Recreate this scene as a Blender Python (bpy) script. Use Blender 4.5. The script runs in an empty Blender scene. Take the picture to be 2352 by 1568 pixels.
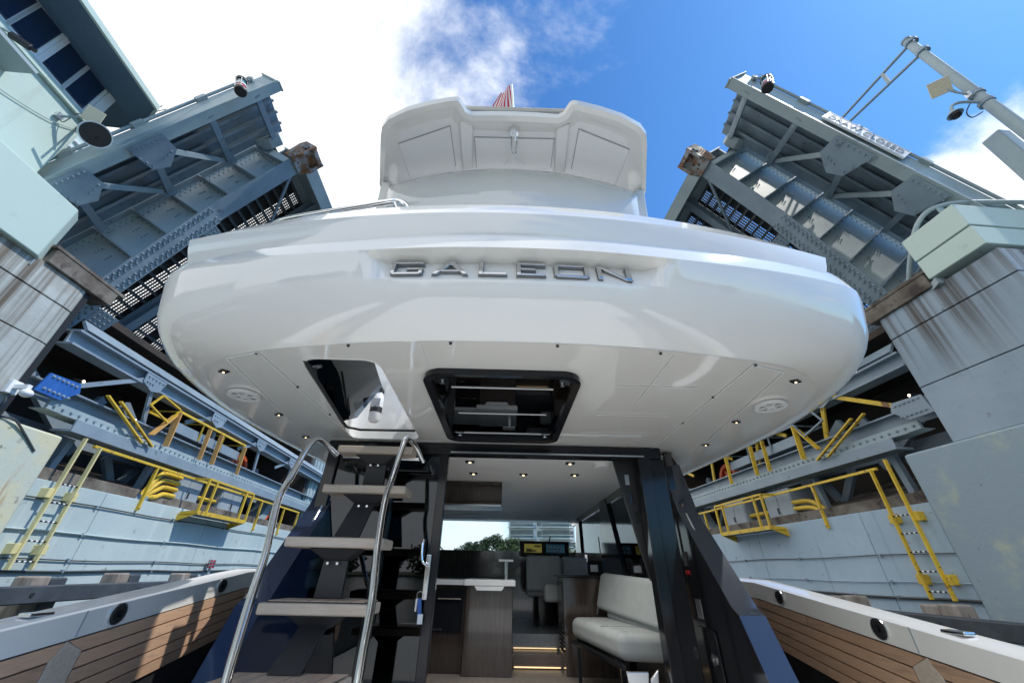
import bpy, bmesh, math, random
from mathutils import Vector as V, Matrix as M

# ------------------------------------------------------------------ camera
SC = bpy.context.scene
EYE = 2.1
PITCH, ROLL = math.radians(31.45), math.radians(0.5)
FPX, CX, CY = 860.0, 1176.0, 784.0          # measured on a 2352 x 1568 copy of the photograph
cam_d = bpy.data.cameras.new('camera')
cam = bpy.data.objects.new('camera', cam_d)
SC.collection.objects.link(cam)
_c, _s = math.cos(ROLL), math.sin(ROLL)
_right = V((_c, -_s*math.sin(PITCH), _s*math.cos(PITCH)))
_up = V((-_s, -_c*math.sin(PITCH), _c*math.cos(PITCH)))
_fwd = V((0, math.cos(PITCH), math.sin(PITCH)))
mw = M.Identity(4)
for i in range(3):
    mw[i][0], mw[i][1], mw[i][2] = _right[i], _up[i], -_fwd[i]
mw[2][3] = EYE
cam.matrix_world = mw
cam_d.sensor_width = 36.0
cam_d.lens = 36.0*FPX/2352.0
cam_d.clip_start = 0.05
cam_d.clip_end = 6000
SC.camera = cam

# ------------------------------------------------------------------ sky and sun
SUN_DIR = V((0.63, -0.10, 0.86)).normalized()       # towards the sun
SUN_EL = math.asin(SUN_DIR.z)
SUN_AZ = math.atan2(SUN_DIR.x, SUN_DIR.y)
world = bpy.data.worlds.new('World'); SC.world = world
world.use_nodes = True
nt = world.node_tree; nt.nodes.clear()
def wn(t, **k):
    n = nt.nodes.new(t)
    for a, b in k.items(): setattr(n, a, b)
    return n
def wl(a, ai, b, bi): nt.links.new(a.outputs[ai], b.inputs[bi])
def wmath(op, a, b=None, c=None, clamp=False):
    n = wn('ShaderNodeMath', operation=op, use_clamp=clamp)
    for i, q in enumerate((a, b, c)):
        if q is None: continue
        if isinstance(q, (int, float)): n.inputs[i].default_value = q
        else: nt.links.new(q, n.inputs[i])
    return n.outputs[0]
out = wn('ShaderNodeOutputWorld'); bg = wn('ShaderNodeBackground')
sky = wn('ShaderNodeTexSky', sky_type='NISHITA', sun_disc=False, sun_elevation=SUN_EL, sun_rotation=SUN_AZ,
         altitude=0.0, air_density=1.0, dust_density=0.4, ozone_density=3.0)
geo = wn('ShaderNodeTexCoord'); sep = wn('ShaderNodeSeparateXYZ')
wl(geo, 'Generated', sep, 0)
zc = wmath('MAXIMUM', sep.outputs[2], 0.06)
ux = wmath('DIVIDE', sep.outputs[0], wmath('ADD', zc, 0.25))
uy = wmath('DIVIDE', sep.outputs[1], wmath('ADD', zc, 0.25))
cmb = wn('ShaderNodeCombineXYZ'); nt.links.new(ux, cmb.inputs[0]); nt.links.new(uy, cmb.inputs[1])
n1 = wn('ShaderNodeTexNoise'); n1.inputs['Scale'].default_value = 2.3; n1.inputs['Detail'].default_value = 9; n1.inputs['Roughness'].default_value = 0.62
n1.inputs['Distortion'].default_value = 0.35
wl(cmb, 0, n1, 'Vector')
n2 = wn('ShaderNodeTexNoise'); n2.inputs['Scale'].default_value = 1.1; n2.inputs['Detail'].default_value = 4
off = wn('ShaderNodeVectorMath', operation='ADD'); wl(cmb, 0, off, 0); off.inputs[1].default_value = (7.3, 2.1, 0)
wl(off, 0, n2, 'Vector')
# the cloud bank lies to the left of the channel and thins out to the right
bank = wmath('MULTIPLY', wmath('SUBTRACT', wmath('MULTIPLY', ux, -1.0), -0.13), 0.80)
low = wmath('MULTIPLY', wmath('SUBTRACT', 0.35, sep.outputs[2], clamp=True), 0.12)
rear = wmath('MULTIPLY', wmath('MINIMUM', wmath('MAXIMUM', wmath('MULTIPLY', uy, -1.0), 0.0), 1.0), 0.10)   # broken cloud carries on behind the camera
bank_c = wmath('ADD', wmath('MINIMUM', wmath('MAXIMUM', bank, -0.17), 0.5), rear)
def puff(d, size, amt):                      # a separate cumulus in a given direction
    dt = wn('ShaderNodeVectorMath', operation='DOT_PRODUCT'); wl(geo, 'Generated', dt, 0); dt.inputs[1].default_value = V(d).normalized()
    mr_ = wn('ShaderNodeMapRange', interpolation_type='SMOOTHSTEP'); nt.links.new(dt.outputs['Value'], mr_.inputs[0]); mr_.inputs[1].default_value = math.cos(size); mr_.inputs[2].default_value = 1.0; mr_.inputs[4].default_value = amt
    return mr_.outputs[0]
bank_c = wmath('ADD', bank_c, wmath('ADD', puff((1.40, .62, .84), .26, .40), puff((.30, .42, 1.23), .15, .07)))
cov = wmath('ADD', wmath('ADD', wmath('MULTIPLY', n1.outputs[0], 1.05), wmath('MULTIPLY', n2.outputs[0], 0.45)), wmath('ADD', bank_c, low))
ramp = wn('ShaderNodeValToRGB'); ramp.color_ramp.elements[0].position = 0.72; ramp.color_ramp.elements[1].position = 1.0
ramp.color_ramp.interpolation = 'EASE'
nt.links.new(cov, ramp.inputs[0])
mixc = wn('ShaderNodeMix', data_type='RGBA')
nt.links.new(ramp.outputs[0], mixc.inputs[0])
tint = wn('ShaderNodeMix', data_type='RGBA', blend_type='MULTIPLY'); tint.inputs[0].default_value = 1.0
wl(sky, 0, tint, 6); tint.inputs[7].default_value = (0.52, 1.0, 1.40, 1)
nt.links.new(tint.outputs[2], mixc.inputs[6])
shade = wn('ShaderNodeMix', data_type='RGBA')
nt.links.new(n2.outputs[0], shade.inputs[0]); shade.inputs[6].default_value = (7.4, 7.7, 8.0, 1); shade.inputs[7].default_value = (10.5, 10.6, 10.7, 1)
nt.links.new(shade.outputs[2], mixc.inputs[7])
nt.links.new(mixc.outputs[2], bg.inputs[0])
bg.inputs[1].default_value = 0.122
wl(bg, 0, out, 0)

sun_d = bpy.data.lights.new('sun', 'SUN'); sun_d.energy = 3.0; sun_d.angle = math.radians(0.6); sun_d.color = (1.0, 0.955, 0.88)
sun = bpy.data.objects.new('sun', sun_d); SC.collection.objects.link(sun)
sun.rotation_euler = SUN_DIR.to_track_quat('Z', 'Y').to_euler(); sun.location = SUN_DIR*60

SC.view_settings.view_transform = 'Standard'; SC.view_settings.look = 'None'
SC.view_settings.exposure = 0.38; SC.view_settings.gamma = 1.0; SC.view_settings.use_curve_mapping = False
SC.render.engine = 'CYCLES'

# ------------------------------------------------------------------ frames: the yacht's and the bridge's own axes, measured from the eye
FB = M.Translation((0, 0, EYE)) @ M.Rotation(math.radians(0.9), 4, 'Z') @ M.Rotation(math.radians(0.6), 4, 'Y')
FG = M.Translation((0, 0, EYE)) @ M.Rotation(math.radians(4.3), 4, 'Z')
FW = M.Identity(4)
def ray(px, py):
    x, y = (px-CX)/FPX, -(py-CY)/FPX
    return V((x*_c-y*_s, math.cos(PITCH)-(x*_s+y*_c)*math.sin(PITCH), math.sin(PITCH)+(x*_s+y*_c)*math.cos(PITCH)))
def un(F, px, py, ax, val):
    d = F.to_3x3().transposed() @ ray(px, py); i = 'xyz'.index(ax)
    return d*(val/d[i])

# ------------------------------------------------------------------ mesh builder
class MB:
    def __init__(s): s.v, s.f = [], []
    def add(s, vs, fs):
        o = len(s.v); s.v += [V(a) for a in vs]; s.f += [tuple(i+o for i in f) for f in fs]; return s
    def box(s, x0, x1, y0, y1, z0, z1):
        return s.add([(x0,y0,z0),(x1,y0,z0),(x1,y1,z0),(x0,y1,z0),(x0,y0,z1),(x1,y0,z1),(x1,y1,z1),(x0,y1,z1)],
                     [(0,3,2,1),(4,5,6,7),(0,1,5,4),(1,2,6,5),(2,3,7,6),(3,0,4,7)])
    def bar(s, p0, p1, w, h, up=(0,0,1)):
        p0, p1 = V(p0), V(p1); d = (p1-p0).normalized(); up = V(up)
        if abs(d.dot(up)) > .98: up = V((0,1,0))
        r = d.cross(up).normalized()*(w/2); u = r.cross(d).normalized()*(h/2)
        q = [p0-r-u, p0+r-u, p0+r+u, p0-r+u]; q += [a+(p1-p0) for a in q]
        return s.add(q, [(0,3,2,1),(4,5,6,7),(0,1,5,4),(1,2,6,5),(2,3,7,6),(3,0,4,7)])
    def ibeam(s, p0, p1, w, h, t, up=(0,0,1)):
        p0, p1 = V(p0), V(p1); d = (p1-p0).normalized(); r = d.cross(V(up)).normalized(); u = r.cross(d).normalized()
        s.bar(p0, p1, t, h-2*t, up)
        for k in (-1, 1): s.bar(p0+u*k*(h/2-t/2), p1+u*k*(h/2-t/2), w, t, up)
        return s
    def prism(s, pts, vec):
        n = len(pts); vec = V(vec); pts = [V(p) for p in pts]
        return s.add(pts+[p+vec for p in pts], [tuple(range(n))[::-1], tuple(range(n, 2*n))]+[(i,(i+1)%n,n+(i+1)%n,n+i) for i in range(n)])
    def loft(s, rows, close_u=False, close_v=False, caps=False):
        m = len(rows[0]); vs = [p for r in rows for p in r]; fs = []
        R = len(rows)
        for i in range(R if close_v else R-1):
            for j in range(m if close_u else m-1):
                a, b = i*m+j, i*m+(j+1) % m; i2 = (i+1) % R
                fs.append((a, b, i2*m+(j+1) % m, i2*m+j))
        if caps: fs += [tuple(range(m))[::-1], tuple((R-1)*m+k for k in range(m))]
        return s.add(vs, fs)
    def tube(s, path, r, n=8, caps=True, closed=False):
        path = [V(p) for p in path]; rows = []; pu = None; N = len(path)
        for i, p in enumerate(path):
            if closed: d = path[(i+1) % N]-path[i-1]
            else: d = path[min(i+1, N-1)]-path[max(i-1, 0)]
            d.normalize()
            if pu is None:
                pu = d.cross(V((0,0,1)))
                if pu.length < .05: pu = d.cross(V((0,1,0)))
            pu = (pu-d*pu.dot(d)).normalized(); w = d.cross(pu)
            rr = r[i] if isinstance(r, (list, tuple)) else r
            rows.append([p+(pu*math.cos(2*math.pi*k/n)+w*math.sin(2*math.pi*k/n))*rr for k in range(n)])
        return s.loft(rows, close_u=True, close_v=closed, caps=caps and not closed)
    def cyl(s, p0, p1, r, n=14, r1=None): return s.tube([p0, p1], [r, r if r1 is None else r1], n)
    def ring(s, c, nrm, r0, r1, h, n=24):
        c, nrm = V(c), V(nrm).normalized(); a = nrm.cross(V((.31,.2,.93))).normalized(); b = nrm.cross(a); rows = []
        for k in range(n):
            t = 2*math.pi*k/n; d = a*math.cos(t)+b*math.sin(t)
            rows.append([c+d*r0, c+d*r1, c+d*r1+nrm*h, c+d*r0+nrm*h])
        return s.loft(rows, close_u=True, close_v=True)
    def ball(s, c, r, n=10, m=6, sc=(1,1,1)):
        c = V(c); rows = []
        for i in range(m+1):
            a = math.pi*i/m
            rows.append([c+V((math.sin(a)*math.cos(2*math.pi*k/n)*r*sc[0], math.sin(a)*math.sin(2*math.pi*k/n)*r*sc[1], math.cos(a)*r*sc[2])) for k in range(n)])
        return s.loft(rows, close_u=True)
    def rivet(s, p, nrm, r=.02, h=.016):
        r *= 1.3; h *= 1.7
        p, nrm = V(p), V(nrm).normalized(); a = nrm.cross(V((.31,.52,.79))).normalized(); b = nrm.cross(a)
        q = [p+(a*math.cos(k*math.pi/3)+b*math.sin(k*math.pi/3))*r for k in range(6)]
        q += [p+(a*math.cos(k*math.pi/3)+b*math.sin(k*math.pi/3))*r*.6+nrm*h for k in range(6)]
        return s.add(q, [(i,(i+1)%6,6+(i+1)%6,6+i) for i in range(6)]+[tuple(range(6,12))])
    def map(s, fn): s.v = [V(fn(*p)) for p in s.v]; return s

BASE, FRAME = {}, {}
def props(o, label=None, cat=None, group=None, kind=None):
    if label: o['label'] = label
    if cat: o['category'] = cat
    if group: o['group'] = group
    if kind: o['kind'] = kind
    return o
def thing(F, name, label, cat, base, group=None):
    o = bpy.data.objects.new(name, None); o.empty_display_size = .2
    SC.collection.objects.link(o); o.matrix_world = F @ M.Translation(base)
    BASE[o] = V(base); FRAME[o] = F
    return props(o, label, cat, group)
def build(mb, name, mat, parent=None, F=None, base=None, smooth=None, bevel=0, seg=2, label=None, cat=None, group=None, kind=None, solid=0, subsurf=0, norm=True):
    if parent is not None: b, Fm = BASE[parent], FRAME[parent]
    else:
        Fm = F if F is not None else FW
        b = V(base) if base is not None else (mb.v[0].copy() if mb.v else V((0,0,0)))
    me = bpy.data.meshes.new(name)
    me.from_pydata([v-b for v in mb.v], [], mb.f)
    if norm:
        bm = bmesh.new(); bm.from_mesh(me)
        bmesh.ops.remove_doubles(bm, verts=bm.verts, dist=1e-5)
        bmesh.ops.recalc_face_normals(bm, faces=bm.faces); bm.to_mesh(me); bm.free()
    if mat is not None: me.materials.append(mat)
    if smooth is not None:
        me.polygons.foreach_set('use_smooth', [True]*len(me.polygons))
        me.set_sharp_from_angle(angle=math.radians(smooth))
    o = bpy.data.objects.new(name, me); SC.collection.objects.link(o)
    if parent is not None: o.parent = parent
    else: o.matrix_world = Fm @ M.Translation(b)
    BASE[o], FRAME[o] = b, Fm
    if solid:
        md = o.modifiers.new('solid', 'SOLIDIFY'); md.thickness = solid; md.offset = 0
    if bevel:
        md = o.modifiers.new('bevel', 'BEVEL'); md.width = bevel; md.segments = seg; md.limit_method = 'ANGLE'; md.angle_limit = math.radians(40)
        if smooth is None: me.polygons.foreach_set('use_smooth', [True]*len(me.polygons)); md.harden_normals = True
    if subsurf:
        md = o.modifiers.new('sub', 'SUBSURF'); md.levels = subsurf; md.render_levels = subsurf
    return props(o, label, cat, group, kind)
def copy_piece(o, name, parent, delta=(0,0,0), rot=None):
    c = o.copy(); c.name = name; SC.collection.objects.link(c); c.parent = parent; c.location = V(o.location)+V(delta)
    if rot: c.rotation_euler = rot
    BASE[c], FRAME[c] = BASE[o], FRAME[o]
    return c
def crom(pts, n=6):
    pts = [V(p) for p in pts]; P = [pts[0]*2-pts[1]]+pts+[pts[-1]*2-pts[-2]]; o = []
    for i in range(1, len(P)-2):
        for k in range(n):
            t = k/n; a, b, c, d = P[i-1], P[i], P[i+1], P[i+2]
            o.append(.5*((2*b)+(c-a)*t+(2*a-5*b+4*c-d)*t*t+(3*b-a-3*c+d)*t**3))
    return o+[pts[-1]]
def rrect(x0, x1, y0, y1, r, n=5):
    o = []
    for cx, cy, a in ((x1-r,y1-r,0),(x0+r,y1-r,90),(x0+r,y0+r,180),(x1-r,y0+r,270)):
        for k in range(n+1):
            t = math.radians(a+90*k/n); o.append((cx+r*math.cos(t), cy+r*math.sin(t)))
    return o

# ------------------------------------------------------------------ materials
def material(name, col, rough=.5, metal=0, col2=None, nscale=3.0, mix=(.35,.7), spot=None, spot_scale=12, spot_amt=(.62,.72), stretch=(1,1,1),
             bump=0, bscale=40, coat=0, spec=.5, streak=None, streak_s=(9,9,.35), streak_amt=(.5,.68), rvar=0, emit=None, estr=1.0, rust=None, rust_t=(.655,.70), zfade=None, objvar=0):
    m = bpy.data.materials.new(name); m.use_nodes = True; t = m.node_tree; N = t.nodes; b = N['Principled BSDF']
    b.inputs['Roughness'].default_value = rough; b.inputs['Metallic'].default_value = metal
    b.inputs['Specular IOR Level'].default_value = spec; b.inputs['Coat Weight'].default_value = coat; b.inputs['Coat Roughness'].default_value = .04
    b.inputs['Base Color'].default_value = (*col, 1)
    g = N.new('ShaderNodeNewGeometry'); pos = g.outputs['Position']
    def noise(scale, st=(1,1,1), detail=6, rough_=.6):
        mp = N.new('ShaderNodeMapping'); mp.inputs['Scale'].default_value = st; t.links.new(pos, mp.inputs[0])
        n = N.new('ShaderNodeTexNoise'); n.inputs['Scale'].default_value = scale; n.inputs['Detail'].default_value = detail; n.inputs['Roughness'].default_value = rough_
        t.links.new(mp.outputs[0], n.inputs['Vector']); return n.outputs[0]
    def rampf(src, lo, hi):
        r = N.new('ShaderNodeMapRange'); r.interpolation_type = 'SMOOTHSTEP'; r.inputs[1].default_value = lo; r.inputs[2].default_value = hi; t.links.new(src, r.inputs[0]); return r.outputs[0]
    cur = None
    def mixin(fac, c2):
        nonlocal cur
        mx = N.new('ShaderNodeMix'); mx.data_type = 'RGBA'; t.links.new(fac, mx.inputs[0])
        if cur is None: mx.inputs[6].default_value = (*col, 1)
        else: t.links.new(cur, mx.inputs[6])
        mx.inputs[7].default_value = (*c2, 1); cur = mx.outputs[2]
    if col2: mixin(rampf(noise(nscale, stretch), *mix), col2)
    if streak:
        sf_ = rampf(noise(1.0, streak_s, 5), *streak_amt)
        if zfade:                                   # run-off stains are strongest below the ledge they come from
            sp3 = N.new('ShaderNodeSeparateXYZ'); t.links.new(pos, sp3.inputs[0]); ml = N.new('ShaderNodeMath'); ml.operation = 'MULTIPLY'
            ad2 = N.new('ShaderNodeMath'); ad2.operation = 'ADD'; t.links.new(sp3.outputs[2], ad2.inputs[0])
            ns_ = N.new('ShaderNodeMath'); ns_.operation = 'MULTIPLY'; ns_.inputs[1].default_value = 2.6; t.links.new(noise(1.0, (2.2,2.2,.1), 3), ns_.inputs[0]); t.links.new(ns_.outputs[0], ad2.inputs[1])
            t.links.new(sf_, ml.inputs[0]); t.links.new(rampf(ad2.outputs[0], *zfade), ml.inputs[1]); sf_ = ml.outputs[0]
        mixin(sf_, streak)
    if spot: mixin(rampf(noise(spot_scale, stretch, 3), *spot_amt), spot)
    if rust: mixin(rampf(noise(2.6, (1,1,.55), 9, .72), *rust_t), rust)
    if objvar:
        oi = N.new('ShaderNodeObjectInfo'); hv = N.new('ShaderNodeHueSaturation'); mr2 = N.new('ShaderNodeMapRange'); mr2.inputs[3].default_value = 1-objvar; mr2.inputs[4].default_value = 1+objvar
        t.links.new(oi.outputs['Random'], mr2.inputs[0]); t.links.new(mr2.outputs[0], hv.inputs['Value'])
        if cur is None: hv.inputs['Color'].default_value = (*col, 1)
        else: t.links.new(cur, hv.inputs['Color'])
        cur = hv.outputs[0]
    if cur is not None: t.links.new(cur, b.inputs['Base Color'])
    if rvar:
        r = rampf(noise(nscale*2.3), .3, .75); a = N.new('ShaderNodeMath'); a.operation = 'MULTIPLY_ADD'; t.links.new(r, a.inputs[0]); a.inputs[1].default_value = rvar; a.inputs[2].default_value = rough
        t.links.new(a.outputs[0], b.inputs['Roughness'])
    if bump:
        bn = N.new('ShaderNodeBump'); bn.inputs['Strength'].default_value = bump; bn.inputs['Distance'].default_value = .01
        t.links.new(noise(bscale, stretch, 4), bn.inputs['Height']); t.links.new(bn.outputs[0], b.inputs['Normal'])
    if emit: b.inputs['Emission Color'].default_value = (*emit, 1); b.inputs['Emission Strength'].default_value = estr
    return m
def glass_mat(name, tint, refl, rough=0.0):
    m = bpy.data.materials.new(name); m.use_nodes = True; t = m.node_tree; N = t.nodes; N.remove(N['Principled BSDF']); o = N['Material Output']
    tr = N.new('ShaderNodeBsdfTransparent'); tr.inputs[0].default_value = (*tint, 1)
    gl = N.new('ShaderNodeBsdfGlossy'); gl.inputs['Roughness'].default_value = rough; gl.inputs[0].default_value = (.92, .96, 1, 1)
    lw = N.new('ShaderNodeFresnel'); lw.inputs[0].default_value = 1.45
    ad = N.new('ShaderNodeMath'); ad.operation = 'ADD'; ad.use_clamp = True; ad.inputs[1].default_value = refl; t.links.new(lw.outputs[0], ad.inputs[0])
    mx = N.new('ShaderNodeMixShader'); t.links.new(ad.outputs[0], mx.inputs[0]); t.links.new(tr.outputs[0], mx.inputs[1]); t.links.new(gl.outputs[0], mx.inputs[2])
    t.links.new(mx.outputs[0], o.inputs[0]); return m
gelcoat = material('white_gelcoat', (.755,.75,.715), .06, coat=.6, spec=.7, col2=(.735,.73,.70), nscale=1.4)
gelmatt = material('white_liner', (.78,.785,.775), .34, col2=(.75,.755,.75), nscale=2)
letter_chrome = material('letter_chrome', (.52,.54,.56), .10, 1.0)
chrome = material('polished_steel', (.78,.79,.80), .07, 1.0)
satin = material('satin_steel', (.62,.64,.66), .28, 1.0)
black = material('black_gloss', (.012,.013,.016), .12, spec=.35)
blackm = material('black_matt', (.018,.019,.021), .5, bump=.15, bscale=260)
navy = material('navy_gelcoat', (.018,.032,.075), .07, coat=.8, col2=(.014,.026,.064), nscale=1)
finmet = material('graphite_metallic', (.06,.07,.09), .13, .6, coat=.6)
caulk = material('black_caulk', (.012,.012,.012), .6)
web_paint = material('pale_girder_paint', (.43,.515,.54), .45, col2=(.37,.455,.485), nscale=1.0, spot=(.33,.39,.41), spot_scale=4, spot_amt=(.6,.8), bump=.15, bscale=25, rust=(.30,.22,.15))
steel = material('bridge_steel_paint', (.20,.265,.315), .48, col2=(.255,.325,.375), nscale=1.3, spot=(.10,.13,.15), spot_scale=3.5, spot_amt=(.6,.8), bump=.2, bscale=25, rvar=.2, rust=(.15,.085,.05), objvar=.07)
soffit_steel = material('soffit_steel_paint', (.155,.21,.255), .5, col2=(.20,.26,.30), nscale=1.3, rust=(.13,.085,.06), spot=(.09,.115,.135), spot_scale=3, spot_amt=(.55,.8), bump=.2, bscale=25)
steel_light = material('pale_steel_paint', (.34,.415,.435), .5, col2=(.27,.34,.365), nscale=1.1, spot=(.24,.27,.27), spot_scale=5, spot_amt=(.64,.78), bump=.15, bscale=25, rvar=.15, rust=(.24,.15,.095), objvar=.05)
road_steel = material('roadway_plate_steel', (.022,.026,.028), .65, col2=(.04,.045,.047), nscale=4, bump=.4, bscale=40)
steel_dark = material('deck_steel', (.060,.070,.076), .6, col2=(.10,.11,.115), nscale=5, spot=(.03,.034,.036), spot_scale=9, bump=.4, bscale=40)
steel_fascia = material('fascia_paint', (.36,.445,.455), .45, col2=(.29,.365,.385), nscale=.9, streak=(.30,.33,.31), streak_s=(2,2,6), streak_amt=(.62,.8), bump=.1, rust=(.26,.15,.085))
rusty = material('rusted_steel', (.34,.36,.36), .65, col2=(.26,.13,.065), nscale=3, mix=(.42,.56), spot=(.10,.045,.025), spot_scale=7, spot_amt=(.55,.65), bump=.4)
bluep = material('blue_paint', (.02,.10,.36), .4, col2=(.03,.13,.42), nscale=6)
yellow = material('yellow_paint', (.70,.47,.035), .45, col2=(.60,.40,.04), nscale=4, spot=(.22,.14,.05), spot_scale=13, spot_amt=(.62,.68), rvar=.2, rust=(.20,.10,.04), rust_t=(.60,.64), objvar=.08, bump=.2)
yellow_pale = material('pale_yellow_paint', (.70,.62,.30), .5, col2=(.62,.55,.28), nscale=4, spot=(.35,.27,.14), spot_scale=16, spot_amt=(.66,.74))  # paler yellow, used on the left wall ladder
orange_y = material('ochre_paint', (.68,.38,.13), .5, col2=(.60,.33,.10), nscale=5, spot=(.33,.17,.07), spot_scale=14, spot_amt=(.64,.74))
orange = material('orange_paint', (.62,.09,.015), .5, col2=(.42,.06,.012), nscale=5)
pier_l = material('streaked_concrete', (.36,.385,.365), .8, col2=(.47,.50,.48), nscale=1.2, streak=(.125,.10,.075), streak_s=(8,8,.12), streak_amt=(.38,.64), spot=(.24,.215,.175), spot_scale=1.1, spot_amt=(.45,.75), bump=.5, bscale=14, objvar=.06)
pier_r = material('blue_grey_concrete', (.26,.335,.40), .75, col2=(.31,.385,.445), nscale=.9, streak=(.075,.062,.052), streak_s=(9,9,.10), streak_amt=(.36,.66), zfade=(6.4,7.9), spot=(.15,.17,.185), spot_scale=8, spot_amt=(.68,.76), bump=.4, bscale=14, objvar=.05)
wall_l = material('painted_channel_wall', (.40,.49,.50), .7, col2=(.46,.55,.545), nscale=.8, streak=(.52,.60,.58), streak_s=(2.5,2.5,.18), streak_amt=(.58,.75), spot=(.22,.25,.24), spot_scale=5, spot_amt=(.62,.80), bump=.3, bscale=10, rust=(.30,.30,.26), objvar=.05)
wall_r = material('grey_channel_wall', (.34,.45,.545), .65, col2=(.395,.505,.595), nscale=.8, streak=(.23,.30,.36), streak_s=(2.5,2.5,.2), streak_amt=(.6,.75), spot=(.15,.19,.215), spot_scale=7, spot_amt=(.63,.8), bump=.3, bscale=10, rust=(.19,.23,.25), objvar=.05)
block_l = material('lichen_stained_concrete', (.50,.54,.46), .8, col2=(.58,.56,.38), nscale=1.6, mix=(.45,.65), streak=(.30,.16,.07), streak_s=(3,3,.4), streak_amt=(.62,.74), spot=(.25,.25,.21), spot_scale=7, bump=.4, bscale=14)
block_r = material('light_patched_concrete', (.27,.345,.40), .7, col2=(.47,.52,.37), nscale=1.3, mix=(.52,.74), spot=(.13,.15,.155), spot_scale=9, spot_amt=(.68,.78), bump=.4, bscale=14)  # yellow-green second colour paints patches of reflected light into the concrete
house = material('pale_green_paint', (.49,.60,.54), .5, col2=(.50,.61,.555), nscale=1.1, spot=(.39,.475,.42), spot_scale=4, spot_amt=(.62,.8), bump=.12, streak=(.39,.46,.40), streak_s=(4,4,.3), streak_amt=(.58,.8), rust=(.33,.34,.28))
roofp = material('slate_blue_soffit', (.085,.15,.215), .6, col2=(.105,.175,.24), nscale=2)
brownc = material('stained_ledge', (.105,.085,.068), .85, col2=(.21,.19,.16), nscale=2.2, spot=(.045,.035,.03), spot_scale=3.5, spot_amt=(.5,.7), bump=.5)
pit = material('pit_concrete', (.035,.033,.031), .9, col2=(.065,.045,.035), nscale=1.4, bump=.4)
frame_grey = material('bascule_frame_paint', (.21,.27,.325), .5, col2=(.265,.33,.385), nscale=1.5, spot=(.11,.14,.16), spot_scale=6, spot_amt=(.62,.76), bump=.2, rust=(.14,.085,.055), objvar=.07)
timber = material('weathered_timber', (.20,.165,.135), .85, col2=(.34,.31,.275), nscale=5, stretch=(1,1,.2), spot=(.07,.055,.045), spot_scale=8, bump=.8, bscale=20)
rubber = material('black_fender', (.040,.048,.058), .55, col2=(.065,.075,.088), nscale=3, bump=.2)
greyc = material('grey_cabinet', (.27,.32,.36), .5, col2=(.32,.37,.405), nscale=2)
cable = material('dark_cable', (.06,.07,.075), .6)
alum = material('window_aluminium', (.74,.76,.76), .4)
win_glass = material('sky_tinted_window_glass', (.006,.020,.058), .03, coat=1, spec=.9)  # blue base colour stands in for the reflected sky
leather = material('light_grey_upholstery', (.33,.36,.365), .6, col2=(.295,.325,.33), nscale=9, bump=.25, bscale=400)
darkwood = material('dark_walnut_veneer', (.032,.024,.020), .12, coat=.6, col2=(.058,.044,.037), nscale=3.0, stretch=(26,26,1.2), mix=(.35,.65))
stepwood = material('mid_walnut_veneer', (.10,.075,.06), .3, coat=.2, col2=(.145,.11,.09), nscale=3, stretch=(2,26,26))
floorm = material('grey_oak_floor', (.22,.195,.17), .38, col2=(.28,.25,.22), nscale=3, stretch=(14,1.2,14))
head_liner = material('cabin_headliner', (.80,.81,.81), .45, col2=(.78,.79,.79), nscale=2)
tealglass = glass_mat('tinted_door_glass', (.07,.09,.105), .015)
clearglass = glass_mat('windshield_glass', (.82,.90,.92), .01)
smoke = glass_mat('smoked_hatch_glass', (.16,.20,.25), .06)
lidglass = glass_mat('hatch_lid_glass', (.42,.48,.55), .08)
sidegl = glass_mat('side_window_glass', (.85,.92,.94), .0)
red = material('red_lens', (.45,.02,.03), .2, coat=.5)
green = material('green_lens', (.01,.12,.14), .2, coat=.5)
bark = material('palm_bark', (.16,.13,.10), .9, col2=(.24,.20,.16), nscale=9, bump=.5)

# ================================================================== water
wm = bpy.data.materials.new('channel_water'); wm.use_nodes = True
_t = wm.node_tree; _b = _t.nodes['Principled BSDF']; _b.inputs['Base Color'].default_value = (.010,.024,.026,1); _b.inputs['Roughness'].default_value = .07; _b.inputs['IOR'].default_value = 1.33
_g = _t.nodes.new('ShaderNodeNewGeometry'); _mp = _t.nodes.new('ShaderNodeMapping'); _mp.inputs['Scale'].default_value = (1.0, .45, 1); _t.links.new(_g.outputs['Position'], _mp.inputs[0])
_n = _t.nodes.new('ShaderNodeTexNoise'); _n.inputs['Scale'].default_value = 2.2; _n.inputs['Detail'].default_value = 7; _n.inputs['Roughness'].default_value = .62; _t.links.new(_mp.outputs[0], _n.inputs['Vector'])
_bp = _t.nodes.new('ShaderNodeBump'); _bp.inputs['Strength'].default_value = .8; _bp.inputs['Distance'].default_value = .12; _t.links.new(_n.outputs[0], _bp.inputs['Height']); _t.links.new(_bp.outputs[0], _b.inputs['Normal'])
mb = MB(); mb.add([(-3000,-3000,0),(3000,-3000,0),(3000,3000,0),(-3000,3000,0)], [(0,1,2,3)])
build(mb, 'water', wm, base=(0,0,0), kind='structure')

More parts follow.
